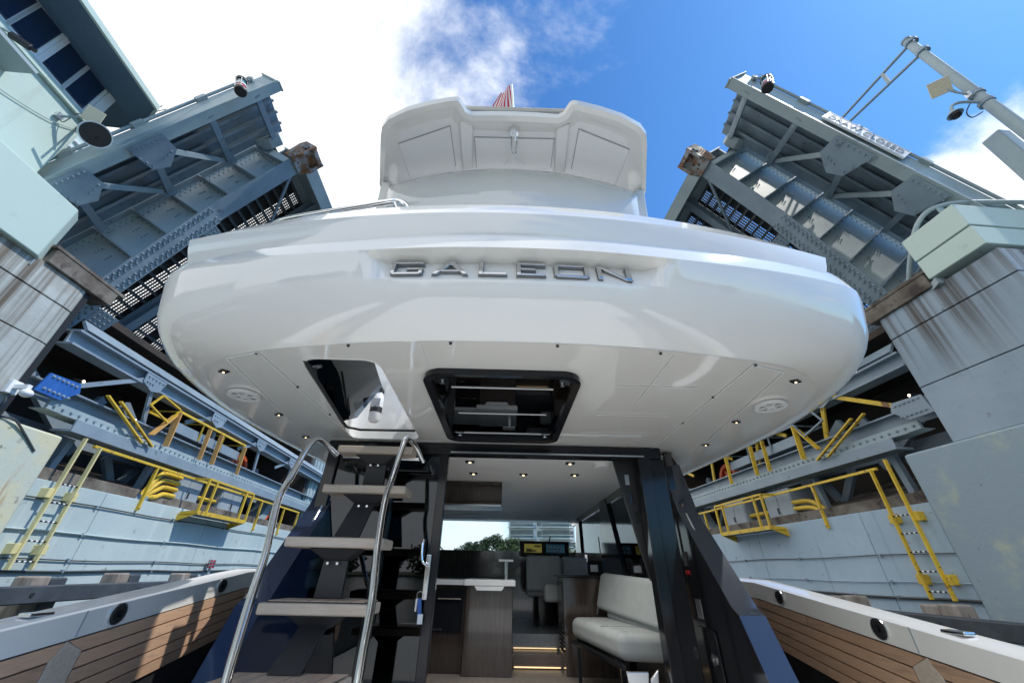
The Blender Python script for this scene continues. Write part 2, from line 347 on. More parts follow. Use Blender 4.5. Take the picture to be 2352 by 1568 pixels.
# ================================================================== raised bascule leaves
RND = random.Random(7)
def leaf(side, a, yf, yg, ds, fas, flange, ndeck, nweb, npl, brk, brk_g, gus, label):
    """leaf coordinates: s along the raised leaf, y across the bridge, n out of its underside"""
    ca, sa = math.cos(math.radians(a)), math.sin(math.radians(a))
    def xf(s, y, n): return V((side*-(s*ca+n*sa), y, s*sa-n*ca))
    tip = 5.5+ds; lo = -1.6+ds
    root = thing(FG, 'bascule_leaf', label, 'bridge leaf', xf(lo, yg, ndeck), 'raised leaves of the drawbridge')
    def P(mb, name, mat, parent=root, **k): return build(mb.map(xf), name, mat, parent, **k)
    nv = V((0,0,1))
    # fascia girder with its lip and gutter pipe
    f0, f1 = fas
    mb = MB().box(lo, tip, yf-.02, yf+.02, f1, f0); fo = P(mb, 'fascia', steel_fascia)
    mb = MB().box(lo, tip, yf-.10, yf+.14, f0, f0+.025); mb.box(tip, tip+.03, yf-.06, yf+.16, f1-.05, f0+.04); P(mb, 'fascia_lip', steel_fascia, fo)
    mb = MB().tube([(lo, yf-.05, f1-.04), (tip-.35, yf-.05, f1-.04)], .035, 8)
    for s in (tip-1.6, tip-3.0, tip-4.4): mb.box(s-.12, s+.12, yf-.10, yf+.02, f1-.07, f1+.03)
    P(mb, 'gutter_pipe', steel_light, fo, smooth=40)
    # sidewalk soffit and its ribs
    ns = f1-.02
    yin = yg-.03; nsl = lambda y: ns+(npl-ns)*(y-yf)/(yin-yf)
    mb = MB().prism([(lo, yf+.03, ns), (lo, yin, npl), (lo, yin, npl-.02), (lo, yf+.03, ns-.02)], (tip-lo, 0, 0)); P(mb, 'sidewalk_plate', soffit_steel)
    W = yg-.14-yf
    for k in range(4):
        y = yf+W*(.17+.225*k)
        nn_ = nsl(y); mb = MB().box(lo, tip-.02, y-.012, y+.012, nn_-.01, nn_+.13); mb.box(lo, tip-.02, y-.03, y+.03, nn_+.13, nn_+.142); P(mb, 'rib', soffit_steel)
    # brackets, gusset plates, diagonals
    for s, sg in zip(brk, brk_g):
        mb = MB().bar((s, yf+.03, f0-.03), (sg, yg, nweb+.28), .07, .13, nv); mb.bar((s, yf+.03, f0+.03), (sg, yg, nweb+.35), .14, .018, nv)
        P(mb, 'bracket', steel)
    riv = MB()
    for (g0, g1), sg in zip(gus, brk_g[1:3]):
        gm = (g0+g1)/2; n = f0+.045
        poly = [(g0,yf-.04,n),(g1,yf-.04,n),(g1+.06,yf+W*.24,n),(gm+.1,yf+W*.42,n),(gm-.22,yf+W*.36,n)]
        P(MB().prism(poly, (0,0,.02)), 'gusset_plate', steel)
        for k in range(7): riv.rivet((g0+.05+(g1-g0-.1)*k/6, yf+.03, n+.02), nv)
        for k in range(4): riv.rivet((g0+.03+(gm-g0-.2)*k/3, yf+.10+W*.24*k/3, n+.02), nv)
        for k in range(3): riv.rivet((gm+.10+.1*k, yf+W*.28-.03*k, n+.02), nv)
        mb = MB().bar((g1-.05, yf+W*.24, f0+.03), (sg, yg-.06, nweb+.30), .11, .05, nv); P(mb, 'diagonal_strut', steel_light)
        mb = MB().prism([(sg-.16,yg-.3,nweb+.36),(sg+.16,yg-.3,nweb+.36),(sg+.14,yg,nweb+.36),(sg-.14,yg,nweb+.36)], (0,0,.015)); P(mb, 'gusset_plate', steel)
        for k in range(3): riv.rivet((sg-.09+.09*k, yg-.15, nweb+.376), nv)
    for k in range(24):
        s = tip-.3-k*.055
        if k < 7: riv.rivet((s-.15, yf-.02, f0-.03), (0,-1,0), .018)
    for (g0, g1) in gus:
        for k in range(8): riv.rivet((g0+(g1-g0)*k/7, yf-.02, f0-.06-.0*k), (0,-1,0), .018)
    # main girder: web, stiffeners, tapering riveted flange
    def fl(s):
        pts = flange
        for (s0, n0), (s1, n1) in zip(pts, pts[1:]):
            if s <= s1 or (s1, n1) == pts[-1]: return n0+(n1-n0)*(s-s0)/(s1-s0)
    yw = yg+.2
    ss = [lo+(tip-.55-lo)*k/16 for k in range(17)]
    mb = MB().loft([[(s, yw-.015, nweb), (s, yw-.015, fl(s)), (s, yw+.015, fl(s)), (s, yw+.015, nweb)] for s in ss], close_u=True, caps=True)
    girder = P(mb, 'girder_web', web_paint)
    def strip(s0, s1, y0, y1, d0, d1, k=8):
        q = [s0+(s1-s0)*i/k for i in range(k+1)]
        return MB().loft([[(s, y0, fl(s)+d0), (s, y1, fl(s)+d0), (s, y1, fl(s)+d1), (s, y0, fl(s)+d1)] for s in q], close_u=True, caps=True)
    P(strip(lo, tip-.55, yg, yg+.45, 0, .03), 'girder_flange', steel, girder)
    P(strip(lo, tip-3.1, yg-.015, yg+.465, .032, .055), 'cover_plate', steel, girder)
    P(MB().box(lo, tip-.2, yw-.14, yw+.14, nweb-.03, nweb), 'girder_flange', steel, girder)
    st = brk_g[0]-.46
    while st > lo+.2:
        mb = MB().prism([(st-.012, yw-.02, nweb+.0), (st-.012, yw-.17, nweb+.05), (st-.012, yg+.01, fl(st)-.002), (st-.012, yw-.02, fl(st)-.002)], (.024,0,0))
        P(mb, 'web_stiffener', steel, girder)
        for k in range(3):
            riv.rivet((st-.36+.06*k, yw-.016, nweb+.62*(fl(st)-nweb)), (0,-1,0), .014)
            riv.rivet((st-.36+.06*k, yw-.016, nweb+.40*(fl(st)-nweb)), (0,-1,0), .014)
        for k in range(9): riv.rivet((st-.05, yw-.016, nweb+.08+(fl(st)-nweb-.16)*k/8), (0,-1,0), .013)
        st -= .82
    s = tip-.9
    while s > lo:                                # rivet lines along the web's top angle and the flange
        riv.rivet((s, yw-.016, nweb+.10), (0,-1,0), .013); riv.rivet((s+.05, yw-.016, nweb+.22), (0,-1,0), .013)
        if s < tip-3.1:
            for q, y in enumerate((.05,.13,.31,.40)): riv.rivet((s+.04*(q % 2), yg+y, fl(s)+.055), nv, .022, .02)
            for q, y in enumerate((.09,.355)): riv.rivet((s-.06, yg+y, fl(s)+.055), nv, .022, .02)
        s -= .13
    # lock casting at the girder's tip
    t0 = tip-.65; n0 = fl(t0)
    mb = MB().prism([(t0,yg-.06,n0+.05),(t0+.25,yg-.10,n0+.24),(tip+.05,yg-.10,n0+.26),(tip+.05,yg-.10,n0-.12),(tip-.1,yg-.06,n0-.25),(t0,yg-.06,n0-.2)], (0,.07,0))
    mb.prism([(t0,yg+.42,n0+.05),(t0+.25,yg+.42,n0+.24),(tip+.05,yg+.42,n0+.26),(tip+.05,yg+.42,n0-.12),(t0,yg+.42,n0-.2)], (0,.07,0))
    mb.box(t0, tip+.05, yg-.03, yg+.42, n0+.05, n0+.09); mb.box(tip-.08, tip+.04, yg-.03, yg+.42, n0-.2, n0+.24)
    lock = P(mb, 'lock_casting', rusty)
    P(MB().cyl((tip-.14, yg-.13, n0+.08), (tip-.14, yg-.02, n0+.08), .085, 16), 'lock_pin', steel_dark, lock, smooth=40)
    mb = MB().prism([(t0-.2,yg-.12,nweb+.1),(t0+.05,yg-.2,nweb+.4),(tip-.3,yg-.2,nweb+.45),(tip-.15,yg-.12,nweb+.2)], (0,.3,0)); P(mb, 'lock_housing', steel_light, lock)
    for k in range(6):
        riv.rivet((t0+.08+.1*k, yg-.10, n0+.15), (0,-1,0), .016); riv.rivet((t0+.08+.07*k, yg-.07, n0-.08), (0,-1,0), .016)
    # roadway: end beam, stringers, purlins, open grating strips between solid plates
    y1 = yg+.55; yend = yg+7.6
    P(MB().box(tip-.32, tip-.02, y1, yend, ndeck, ndeck+.05).box(tip-.06, tip-.02, y1-.05, yend, ndeck, ndeck+1.15).box(tip-.36, tip+.02, y1-.05, yend, ndeck+1.15, ndeck+1.18), 'end_beam', steel_light)
    strs = [yg+2.38+1.7*k for k in range(4)]
    for y in strs:
        mb = MB().ibeam((lo, y, ndeck+.30), (tip-.06, y, ndeck+.30), .22, .30, .025, nv); P(mb, 'stringer', steel)
    P(MB().box(lo, tip-.1, yend-.2, yend-.16, ndeck, ndeck+1.3).box(lo, tip-.1, yend-.4, yend+.04, ndeck+1.3, ndeck+1.34), 'far_girder', steel)
    s = lo+.1
    while s < tip-.35:
        mb = MB().box(s-.012, s+.012, y1-.3, yend-.2, ndeck+.015, ndeck+.15); mb.box(s-.035, s+.035, y1-.3, yend-.2, ndeck+.15, ndeck+.165); P(mb, 'purlin', steel_dark)
        s += .30
    edges = [y1-.3]+strs+[yend-.2]
    gr, pl = MB(), MB()
    for ya, yb in zip(edges, edges[1:]):
        wa = (yg+.93, yg+1.38) if ya == edges[0] else (ya+.55, ya+.90)
        wb = (yb-.52, yb-.13)
        pl.box(lo, tip-.32, ya if ya == edges[0] else ya+.13, wa[0], ndeck-.03, ndeck)
        pl.box(lo, tip-.32, wa[1], wb[0], ndeck-.03, ndeck)
        pl.box(lo, tip-.32, wb[1], min(yb+.13, yend-.2), ndeck-.03, ndeck)
        for w0, w1 in (wa, wb):
            q = lo
            while q < tip-.34:
                gr.box(q, q+.016, w0-.01, w1+.01, ndeck-.05, ndeck-.004); q += .062
            k = 0
            while w0+k*.085 < w1: gr.box(lo, tip-.33, w0+k*.085-.018, w0+k*.085+.018, ndeck-.035, ndeck-.006); k += 1
    P(pl, 'roadway_plate', road_steel); P(gr, 'open_grating', steel_dark, kind='stuff')
    # floor beam with riveted flange, and lateral bracing bars
    for sf in (brk_g[2]-.02, brk_g[2]-2.9):
        if sf < lo: continue
        nn = fl(sf)+.0
        mb = MB().box(sf-.02, sf+.02, yg+.45, yend-.2, ndeck+.15, ndeck+.42); mb.box(sf-.17, sf+.17, yg+.47, yg+1.0, nn-.05, nn-.02); P(mb, 'floor_beam', steel)
        for k in range(4):
            for q in (-.14, -.05, .05, .14): riv.rivet((sf+q, yg+.52+.12*k, nn-.02), nv, .02, .018)
    for sa_ in (tip-.75, brk_g[2]+.25): P(MB().bar((sa_, yg+.4, fl(sa_)-.05), (sa_-1.45, strs[0], ndeck+.45), .07, .04, nv), 'brace', steel)
    P(riv, 'rivets', steel, kind='stuff')
    return root, xf, P

left_leaf, lxf, lP = leaf(-1, 56.7, 5.0, 6.5, 0.0, (-10.1,-10.66), [(-1.6,-9.24),(-.26,-9.41),(2.33,-9.74),(4.95,-9.84)], -11.12, -11.05, -10.92,
     [4.85,3.66,2.3,.75,-.8], [5.08,3.74,2.14,.6,-.9], [(1.89,2.61),(.45,1.11)], 'raised steel drawbridge leaf rising behind the glazed control house')
right_leaf, rxf, rP = leaf(1, 50.3, 4.1, 5.8, -1.15, (-10.95,-11.62), [(-2.75,-9.95),(-1.49,-10.13),(1.3,-10.6),(3.8,-10.77)], -12.62, -12.5, -12.25,
     [3.82,2.44,1.15,-.45,-1.9], [4.02,2.68,.9,-.6,-2.1], [(.68,1.56),(-.84,-.08)], 'raised steel drawbridge leaf with a white DRAW CLOSED sign on its edge')

white_sign_ = material('white_band', (.75,.75,.73), .4)
# navigation lanterns hung at the leaf tips
def lantern(xf, P, s, yf, n, side, label):
    c = xf(s, yf-.28, n)
    t = thing(FG, 'navigation_light', label, 'lamp', c, 'navigation lights at the leaf tips')
    ax = V((side*-.35, -.1, -.93)).normalized()
    B_ = lambda m, nm, mt, p=t, **k: build(m, nm, mt, p, **k)
    B_(MB().cyl(c, c+ax*.08, .13, 16, .12), 'cap', blackm, smooth=40)
    B_(MB().cyl(c+ax*.08, c+ax*.28, .10, 16), 'lens', green, smooth=40)
    B_(MB().cyl(c+ax*.28, c+ax*.34, .11, 16), 'band', white_sign_, smooth=40)
    B_(MB().cyl(c+ax*.34, c+ax*.54, .10, 16), 'lens', red, smooth=40)
    B_(MB().cyl(c+ax*.54, c+ax*.60, .13, 16, .115), 'base', blackm, smooth=40)
    cage = MB()
    a = ax.cross(V((0,1,0))).normalized(); b = ax.cross(a)
    for k in range(6):
        d = (a*math.cos(k*math.pi/3)+b*math.sin(k*math.pi/3))*.122
        cage.bar(c+ax*.07+d, c+ax*.55+d, .014, .014, a)
    B_(cage, 'cage', satin)
    top = xf(s+.42, yf-.02, n-.42)
    B_(MB().tube([c, c+(top-c)*.5+V((0,-.06,.02)), top], .018, 6).tube([c+V((.02,0,.02)), c+V((-side*.12,-.05,.14)), top+V((0,-.05,.1)), top], .008, 5), 'bracket', steel, smooth=50)
    B_(MB().box(top.x-.06, top.x+.06, top.y-.09, top.y, top.z-.05, top.z+.05), 'junction_box', steel_light, bevel=.01)
lantern(lxf, lP, 4.72, 5.0, -10.2, -1, 'caged red and green lamp on the leaf beside the control house')
lantern(rxf, rP, 3.62, 4.1, -11.1, 1, 'caged red and green lamp on the leaf with the white sign')

# sign on the right leaf's edge
def text_mesh(body, size, name='lettering'):
    cu = bpy.data.curves.new(name, 'FONT'); cu.body = body; cu.size = size; cu.align_x = 'CENTER'; cu.align_y = 'CENTER'; cu.extrude = .004
    o = bpy.data.objects.new(name, cu); SC.collection.objects.link(o); dg = bpy.context.evaluated_depsgraph_get()
    me = bpy.data.meshes.new_from_object(o.evaluated_get(dg)); bpy.data.objects.remove(o); bpy.data.curves.remove(cu)
    m_ = MB(); m_.v = [v.co.copy() for v in me.vertices]; m_.f = [tuple(p.vertices) for p in me.polygons]; bpy.data.meshes.remove(me); return m_
white_sign = material('white_sign_face', (.78,.79,.79), .4)
sgn = thing(FG, 'bridge_sign', 'white DRAW CLOSED sign fixed to the edge of the raised leaf', 'sign', rxf(1.1, 4.02, -11.35))
build(MB().box(.28, 2.12, 4.0, 4.03, -11.62, -11.22).map(rxf), 'sign_board', white_sign, sgn)
tm = text_mesh('DRAW CLOSED', .26)
tm.v = [rxf(1.2-v.x*.92, 3.992-v.z, -11.42+(-v.y)) for v in tm.v]
build(tm, 'sign_letters', material('sign_ink', (.10,.16,.25), .5), sgn, norm=False)
build(MB().box(.30, 2.10, 3.995, 4.0, -11.245, -11.235).box(.30, 2.10, 3.995, 4.0, -11.60, -11.59).map(rxf), 'sign_border', greyc, sgn)

# ================================================================== piers, walls and machinery, one set for each bank
YELLOWS = {}
def bank(side):
    L = side < 0
    X0, Y0, dz = (-7.8, 6.65, 0.0) if L else (8.2, 5.9, -.2)
    df = 0.0 if L else -.07
    def xf(o, v, z): return V((X0-o if L else X0+o, Y0+v, z))
    def W(mb, name, mat, parent, **k): return build(mb.map(xf), name, mat, parent, **k)
    wmat, pmat = (wall_l, pier_l) if L else (wall_r, pier_r)
    where = 'below the control house' if L else 'below the sign mast'
    # ---- channel wall, cast in panels with open joints
    wall = thing(FG, 'channel_wall', 'pale painted concrete channel wall with a red caged lamp on it' if L else 'blue grey concrete channel wall with a bright yellow ladder on it', 'wall', xf(.5, 3, -EYE))
    joints = [-9.5,-5.5,-2.4,.86,2.36,5.9,9.2,12.4]
    top = 1.33+dz
    for a, b in zip(joints, joints[1:]):
        W(MB().box(0, 1.2, a+.006, b-.006, -EYE-.6, top), 'wall_panel', wmat, wall, bevel=.012)
    W(MB().box(.05, 1.19, -9.4, 12.3, -EYE-.6, top-.02), 'wall_core', caulk, wall)
    W(MB().box(.12, 1.5, .6, 12.2, top+.004, top+.22), 'coping', brownc, wall, bevel=.02)
    W(MB().prism([(.4,.6,top+.2),(3.2,.6,top+1.0),(3.2,4.2,top+1.0),(.4,4.2,top+.2)], (0,0,.05)), 'pit_apron', brownc, wall)
    # ---- pier: base block, shaft, ledge, pedestal
    pier = thing(FG, 'bridge_pier', 'streaked concrete bridge pier under the control house' if L else 'blue grey concrete bridge pier under the sign mast', 'pier', xf(1.5, -2, -EYE))
    W(MB().box(-.06, 2.2, -9.5 if L else -6.5, .84, -EYE-.6, 2.05+dz*.4), 'base_block', block_l if L else block_r, pier, bevel=.05)
    near = -6.0 if L else -2.13
    # shaft with rounded far corner on the left, crisp on the right
    r = .45 if L else .06
    pts = [(0, near), (0, -r)]+[(r-r*math.cos(t*math.pi/12), -r+r*math.sin(t*math.pi/12)) for t in range(1, 7)]+[(2.6, 0), (2.6, near)]
    ztop = 4.55
    for a, b in ((2.05+dz*.4, 3.35 if L else 3.0), (3.36 if L else 3.01, ztop-.5), (ztop-.485, ztop)):
        W(MB().prism([(o, v, a+.006) for o, v in pts], (0,0,b-a-.006)), 'shaft_lift', pmat, pier, smooth=40, bevel=.008)
    W(MB().box(.03, 2.57, near+.03, -.05-r*.3, 2.0, ztop-.01), 'shaft_core', caulk, pier)
    W(MB().box(-.06, 2.0, -1.15, .16, ztop, ztop+.30), 'bearing_ledge', brownc, pier, bevel=.02)
    W(MB().box(-.07, .9, -1.2, .30, ztop+.301, ztop+.36), 'ledge_cap', brownc, pier)
    if L:
        body = [(-.10,-6.0,4.5),(-.10,-1.35,4.5),(.12,-1.10,4.5),(3,-1.1,4.5),(3,-6,4.5)]
        W(MB().prism(body, (0,0,1.16)), 'pedestal', house, pier, bevel=.03)
        W(MB().prism([(-.02,-1.30,4.36),(.15,-1.02,4.36),(.6,-1.0,4.36),(.6,-1.4,4.36)], (0,0,.2)), 'corbel', steel_light, pier)
    else:
        W(MB().box(-.10, 4, -2.12, -1.2, 4.66, 5.08), 'pedestal', house, pier, bevel=.02)
        W(MB().box(-.105, 4, -2.125, -1.195, 5.10, 5.62), 'pedestal', house, pier, bevel=.02)
        W(MB().box(-.06, 3.9, -2.08, -1.24, 5.0, 5.2), 'pedestal_joint', caulk, pier)
        W(MB().prism([(-.12,-1.3,4.5),(.2,-.72,4.5),(.7,-.72,4.5),(.7,-1.3,4.5)], (0,0,.12)), 'corbel', steel_light, pier)
    # ---- far abutment column
    col = thing(FG, 'abutment_column', 'tall grey panelled column at the far end of the wall '+where, 'column', xf(.8, 13, -EYE))
    W(MB().box(.0, 2.0, 12.45, 14.6, -EYE-.6, 1.2), 'plinth', wmat, col, bevel=.02)
    W(MB().box(.25, 2.0, 12.6, 14.4, 1.2, 5.2), 'shaft', steel_light, col, bevel=.02)
    for k in range(4): W(MB().box(.21, .25, 12.75+.42*k, 12.85+.42*k, 1.3, 5.0), 'pilaster', steel_light, col)
    W(MB().box(.1, 2.1, 12.5, 14.5, 5.2, 5.45), 'cap', steel_light, col, bevel=.02)
    # ---- the open machinery bay
    bay = thing(FG, 'bascule_truss', 'riveted steel frame of the dark machinery bay with '+('blue gusset plate' if L else 'yellow struts'), 'steel frame', xf(.3, 4, 2.0+df))
    riv = MB()
    W(MB().box(0, .34, .02, 14, 3.86+df, 3.90+df).box(.14, .18, .02, 14, 3.62+df, 3.86+df).box(0, .34, .02, 14, 3.58+df, 3.62+df), 'upper_beam', frame_grey, bay)
    W(MB().prism([(-.02,.1,3.94+df),(.16,.1,4.16+df),(.20,.1,4.13+df),(.04,.1,3.92+df)], (0,13.8,0)), 'hinge_plate', steel, bay)
    for k in range(0): W(MB().prism([(-.02,.7+k*1.1,3.93+df),(.30,.7+k*1.1,4.34+df),(.36,.7+k*1.1,4.2+df),(.1,.7+k*1.1,3.91+df)], (0,.10,0)), 'hinge_rib', steel_light, bay)
    low = W(MB().box(.02, .40, .95, 13.4, 2.20+df, 2.24+df).box(.02, .05, .95, 13.4, 2.24+df, 2.42+df), 'lower_beam', frame_grey, bay)
    W(MB().prism([(.10,.40,2.44+df),(.10,.40,2.60+df),(.16,.40,2.60+df),(.16,.40,2.44+df)], (0,12.6,0)).prism([(.05,.95,2.42+df),(.16,.40,2.44+df),(.4,.40,2.44+df),(.4,.95,2.42+df)], (0,0,.015)).box(.03, .4, .95, 13.3, 2.42+df, 2.435+df), 'lower_beam_angle', steel_light, low)
    W(MB().box(.30, .34, .0, 13.3, 2.60+df, 2.86+df).box(.16, .5, .0, 13.3, 2.86+df, 2.89+df), 'lower_beam_chord', frame_grey, low)
    for k in range(74): riv.rivet(xf(.10, .5+.17*k, 2.52+df), xf(-1,0,0)-xf(0,0,0), .024, .02)
    yl = yellow if not L else frame_grey
    for k, v in enumerate((2.05, 4.62, 7.18, 9.8)):
        gp = W(MB().prism([(-.02,v-.30,3.84+df),(-.02,v+.32,3.84+df),(-.02,v+.22,3.56+df),(-.02,v+.0,3.50+df),(-.02,v-.30,3.62+df)], (.02,0,0)), 'gusset_plate', frame_grey, bay)
        for q in range(5): riv.rivet(xf(-.02, v-.22+.11*q, 3.78+df), xf(-1,0,0)-xf(0,0,0), .02)
        for q in range(3): riv.rivet(xf(-.02, v-.2+.08*q, 3.66+df), xf(-1,0,0)-xf(0,0,0), .02)
        W(MB().bar((.05, v+.08, 3.56+df), (.25, v+.55, 2.86+df), .10, .05, (1,0,0)), 'post', yl, bay)
        va = .55 if k == 0 else v-1.0
        za = 2.93 if k == 0 else 3.30
        W(MB().bar((.03, v-.22, 3.70+df), (.12, va, za+df), .09, .04, (1,0,0)), 'diagonal', yl, bay)
        W(MB().bar((1.3, v-1.6, 3.5+df), (1.5, v+.6, 2.2), .22, .12, (1,0,0)), 'inner_diagonal', frame_grey, bay)
        W(MB().bar((1.8, v+.9, 3.6+df), (1.7, v-.3, 1.5), .20, .12, (1,0,0)), 'inner_diagonal', frame_grey, bay)
    W(MB().prism([(.02,-.02,2.62+df),(.02,.05,2.98+df),(.02,.62,3.02+df),(.02,.70,2.86+df),(.02,.45,2.62+df)], (.03,0,0)), 'corner_gusset', bluep if L else frame_grey, bay)
    for q in range(6): riv.rivet(xf(.02, .1+.09*q, 2.70+df), xf(-1,0,0)-xf(0,0,0), .022); riv.rivet(xf(.02, .12+.09*q, 2.94+df), xf(-1,0,0)-xf(0,0,0), .022)
    build(riv, 'rivets', frame_grey, bay, kind='stuff')
    for v in (1.0, 3.2, 6.0, 9.0): W(MB().bar((1.2, v, 2.25), (1.2, v+.9, 1.2), .18, .10, (1,0,0)).bar((.5, v+.5, 2.2), (.6, v+.5, 1.3+dz), .12, .12, (1,0,0)), 'lower_strut', frame_grey, bay)
    W(MB().box(.2, 3.2, 1.0, 12, 2.9+df, 2.95+df) if False else MB().box(1.6, 1.9, .1, 12, 2.35, 2.6), 'inner_girder', frame_grey, bay)
    pitb = thing(FG, 'machinery_pit', 'dark concrete recess behind the steel frame '+where, 'recess', xf(3.5, 5, 1.2))
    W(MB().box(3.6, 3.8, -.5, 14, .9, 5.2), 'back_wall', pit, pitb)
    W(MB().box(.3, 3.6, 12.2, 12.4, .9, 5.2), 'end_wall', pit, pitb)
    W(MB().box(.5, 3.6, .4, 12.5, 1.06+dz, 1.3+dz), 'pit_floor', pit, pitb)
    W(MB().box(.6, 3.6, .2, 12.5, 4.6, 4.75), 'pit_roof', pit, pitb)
    # counterweight drum / gear, orange
    gear = thing(FG, 'drive_wheel', 'orange spoked drive wheel in the bay '+where, 'wheel', xf(.9, 7.6, 2.3+df))
    c = xf(.9, 7.7, 2.98+df); ax = V((1, 0, 0))
    build(MB().ring(c-ax*.12, ax, .40, .52, .24, 28), 'rim', orange, gear, smooth=40)
    build(MB().ring(c-ax*.14, ax, .05, .16, .28, 18), 'hub', orange, gear, smooth=40)
    for k in range(6):
        d = V((0, math.cos(k*math.pi/3), math.sin(k*math.pi/3))); build(MB().bar(c+d*.13, c+d*.43, .09, .12, ax), 'spoke', orange, gear)
    rack = thing(FG, 'curved_rack', 'curved orange edged gear segment in the bay '+where, 'gear rack', xf(.5, 9.5, 1.3+dz))
    arc = [(.35, 8.8+1.0*math.cos(t), 2.9+1.5*math.sin(t)) for t in [math.radians(-88+9*k) for k in range(11)]]
    rr = MB().loft([[(o, v, z), (o+.5, v, z), (o+.5, v+.35, z-.1), (o, v+.35, z-.1)] for o, v, z in arc], close_u=True, caps=True); W(rr, 'segment', steel_light, rack, smooth=30)
    W(MB().loft([[(o-.01, v+.36, z-.1), (o+.5, v+.36, z-.1), (o+.5, v+.44, z-.13), (o-.01, v+.44, z-.13)] for o, v, z in arc[:8]], close_u=True, caps=True), 'toothed_edge', orange, rack)
    # ---- maintenance platform and straps
    plat = thing(FG, 'maintenance_platform', 'steel maintenance platform hung on '+('ochre straps with yellow rails' if L else 'bright yellow straps with grey rails'), 'platform', xf(.3, 4.8, 2.9+df))
    rm, sm = (yellow, orange_y) if L else (frame_grey, yellow)
    W(MB().box(.10, .80, 3.2, 6.35, 2.98+df, 3.02+df).box(.10, .13, 3.2, 6.35, 3.02+df, 3.22+df), 'platform_deck', frame_grey, plat)
    W(MB().bar((.02, 3.2, 3.43+df), (.02, 6.35, 3.45+df), .05, .05).bar((.85, 3.2, 3.43+df), (.85, 6.35, 3.45+df), .05, .05), 'guard_rail', rm, plat)
    for v in (3.2, 4.2, 5.2, 6.3): W(MB().bar((.02, v, 3.43+df), (.10, v+.12, 3.0+df), .04, .04).bar((.02, v, 3.43+df), (.85, v, 3.43+df), .04, .03), 'rail_post', rm, plat)
    W(MB().bar((.0,2.25,3.24+df),(.0,2.45,3.56+df),.05,.03).bar((.0,2.45,3.56+df),(.0,3.15,3.46+df),.05,.03).bar((.0,2.25,3.24+df),(.0,2.95,3.05+df),.05,.03).bar((0,2.95,3.05+df),(0,3.15,3.46+df),.05,.03), 'end_loop', rm, plat)
    for v, w in ((3.12,.14),(4.42,.11),(4.98,.12),(6.3,.10)):
        st = W(MB().bar((-.03, v, 3.38+df), (-.03, v+.06, 2.54+df), .03, w, (1,0,0)), 'hanger_strap', sm, plat)
        W(MB().rivet((-.05, v+.03, 3.3+df), (-1,0,0), .02).rivet((-.05, v+.06, 2.6+df), (-1,0,0), .02), 'bolt', sm, st)
    W(MB().bar((.02, 3.1, 3.30+df), (.05, 2.72, 2.68+df), .03, .13, (1,0,0)), 'hanger_strap', sm, plat)
    # ---- short inclined ladder
    il = thing(FG, 'inclined_ladder', ('short yellow ladder leaning beside the ochre straps' if L else 'short yellow ladder leaning beside the grey platform loop'), 'ladder', xf(.1, 2.4, 2.4+df))
    for d in (0, .33): W(MB().bar((.05, 1.25+d, 3.05+df), (-.05, 2.46+d, 2.42+df), .03, .07, (1,0,0)), 'ladder_rail', yellow, il)
    for k in range(6): W(MB().cyl((.05-.016*k, 1.45+.2*k, 2.95-.105*k+df), (.05-.016*k, 1.78+.2*k, 2.95-.105*k+df), .012, 6), 'rung', steel_dark, il)
    # ---- yellow guard rail along the wall top
    rl = thing(FG, 'guard_railing', 'yellow guard railing along the wall '+where, 'railing', xf(-.05, 5, 1.1+dz))
    rt = 2.06+dz
    W(MB().bar((-.04,1.48,rt),(-.04,11.6,rt),.06,.05), 'top_rail', yellow, rl)
    for v in (3.25, 8.4, 10.2, 11.55):
        W(MB().bar((-.04, v, rt), (-.03, v, 1.1+dz), .05, .06, (1,0,0)), 'post', yellow, rl); W(MB().rivet((-.06, v, 1.16+dz), (-1,0,0), .02), 'bolt', yellow, rl)
    W(MB().bar((-.45,4.62,rt),(-.45,6.95,rt),.05,.05).bar((-.45,4.62,1.24+dz),(-.45,6.95,1.24+dz),.03,.10).bar((-.04,4.62,rt),(-.45,4.62,rt),.05,.05).bar((-.04,6.95,rt),(-.45,6.95,rt),.05,.05).bar((-.04,4.62,1.2+dz),(-.45,4.62,1.24+dz),.04,.10).bar((-.04,6.95,1.2+dz),(-.45,6.95,1.24+dz),.04,.10), 'basket_frame', yellow, rl)
    for v in (4.62, 4.97, 6.55, 6.95): W(MB().bar((-.45, v, rt), (-.45, v, 1.22+dz), .05, .05, (1,0,0)), 'post', yellow, rl)
    for v in (4.62, 6.95): W(MB().prism([(-.0,v-.02,1.02+dz),(-.45,v-.02,1.2+dz),(0,v-.02,1.2+dz)], (0,.04,0)), 'basket_bracket', yellow, rl)
    W(MB().box(-.44, -.02, 4.65, 6.92, 1.20+dz, 1.215+dz), 'basket_floor', steel, rl)
    # ---- wall ladder
    lm = yellow_pale if L else yellow
    ld = thing(FG, 'wall_ladder', 'pale yellow ladder bolted to the pale channel wall' if L else 'bright yellow ladder bolted to the blue grey channel wall', 'ladder', xf(-.1, 1.3, -.3))
    zb = -.05 if L else -.38
    W(MB().bar((-.14,1.14,zb),(-.14,1.14,2.12+dz*.8),.03,.07,(1,0,0)), 'ladder_rail', lm, ld)
    W(MB().bar((-.14,1.52,zb),(-.14,1.52,rt-.02),.03,.07,(1,0,0)), 'ladder_rail', lm, ld)
    zz_ = zb+.12; 
    while zz_ < 1.35+dz:
        rg = W(MB().cyl((-.14,1.14,zz_),(-.14,1.52,zz_),.013,8), 'rung', white_sign, ld)
        for k in range(4): W(MB().cyl((-.14,1.19+.09*k,zz_),(-.14,1.235+.09*k,zz_),.0145,8), 'grip_band', caulk, rg)
        zz_ += .305
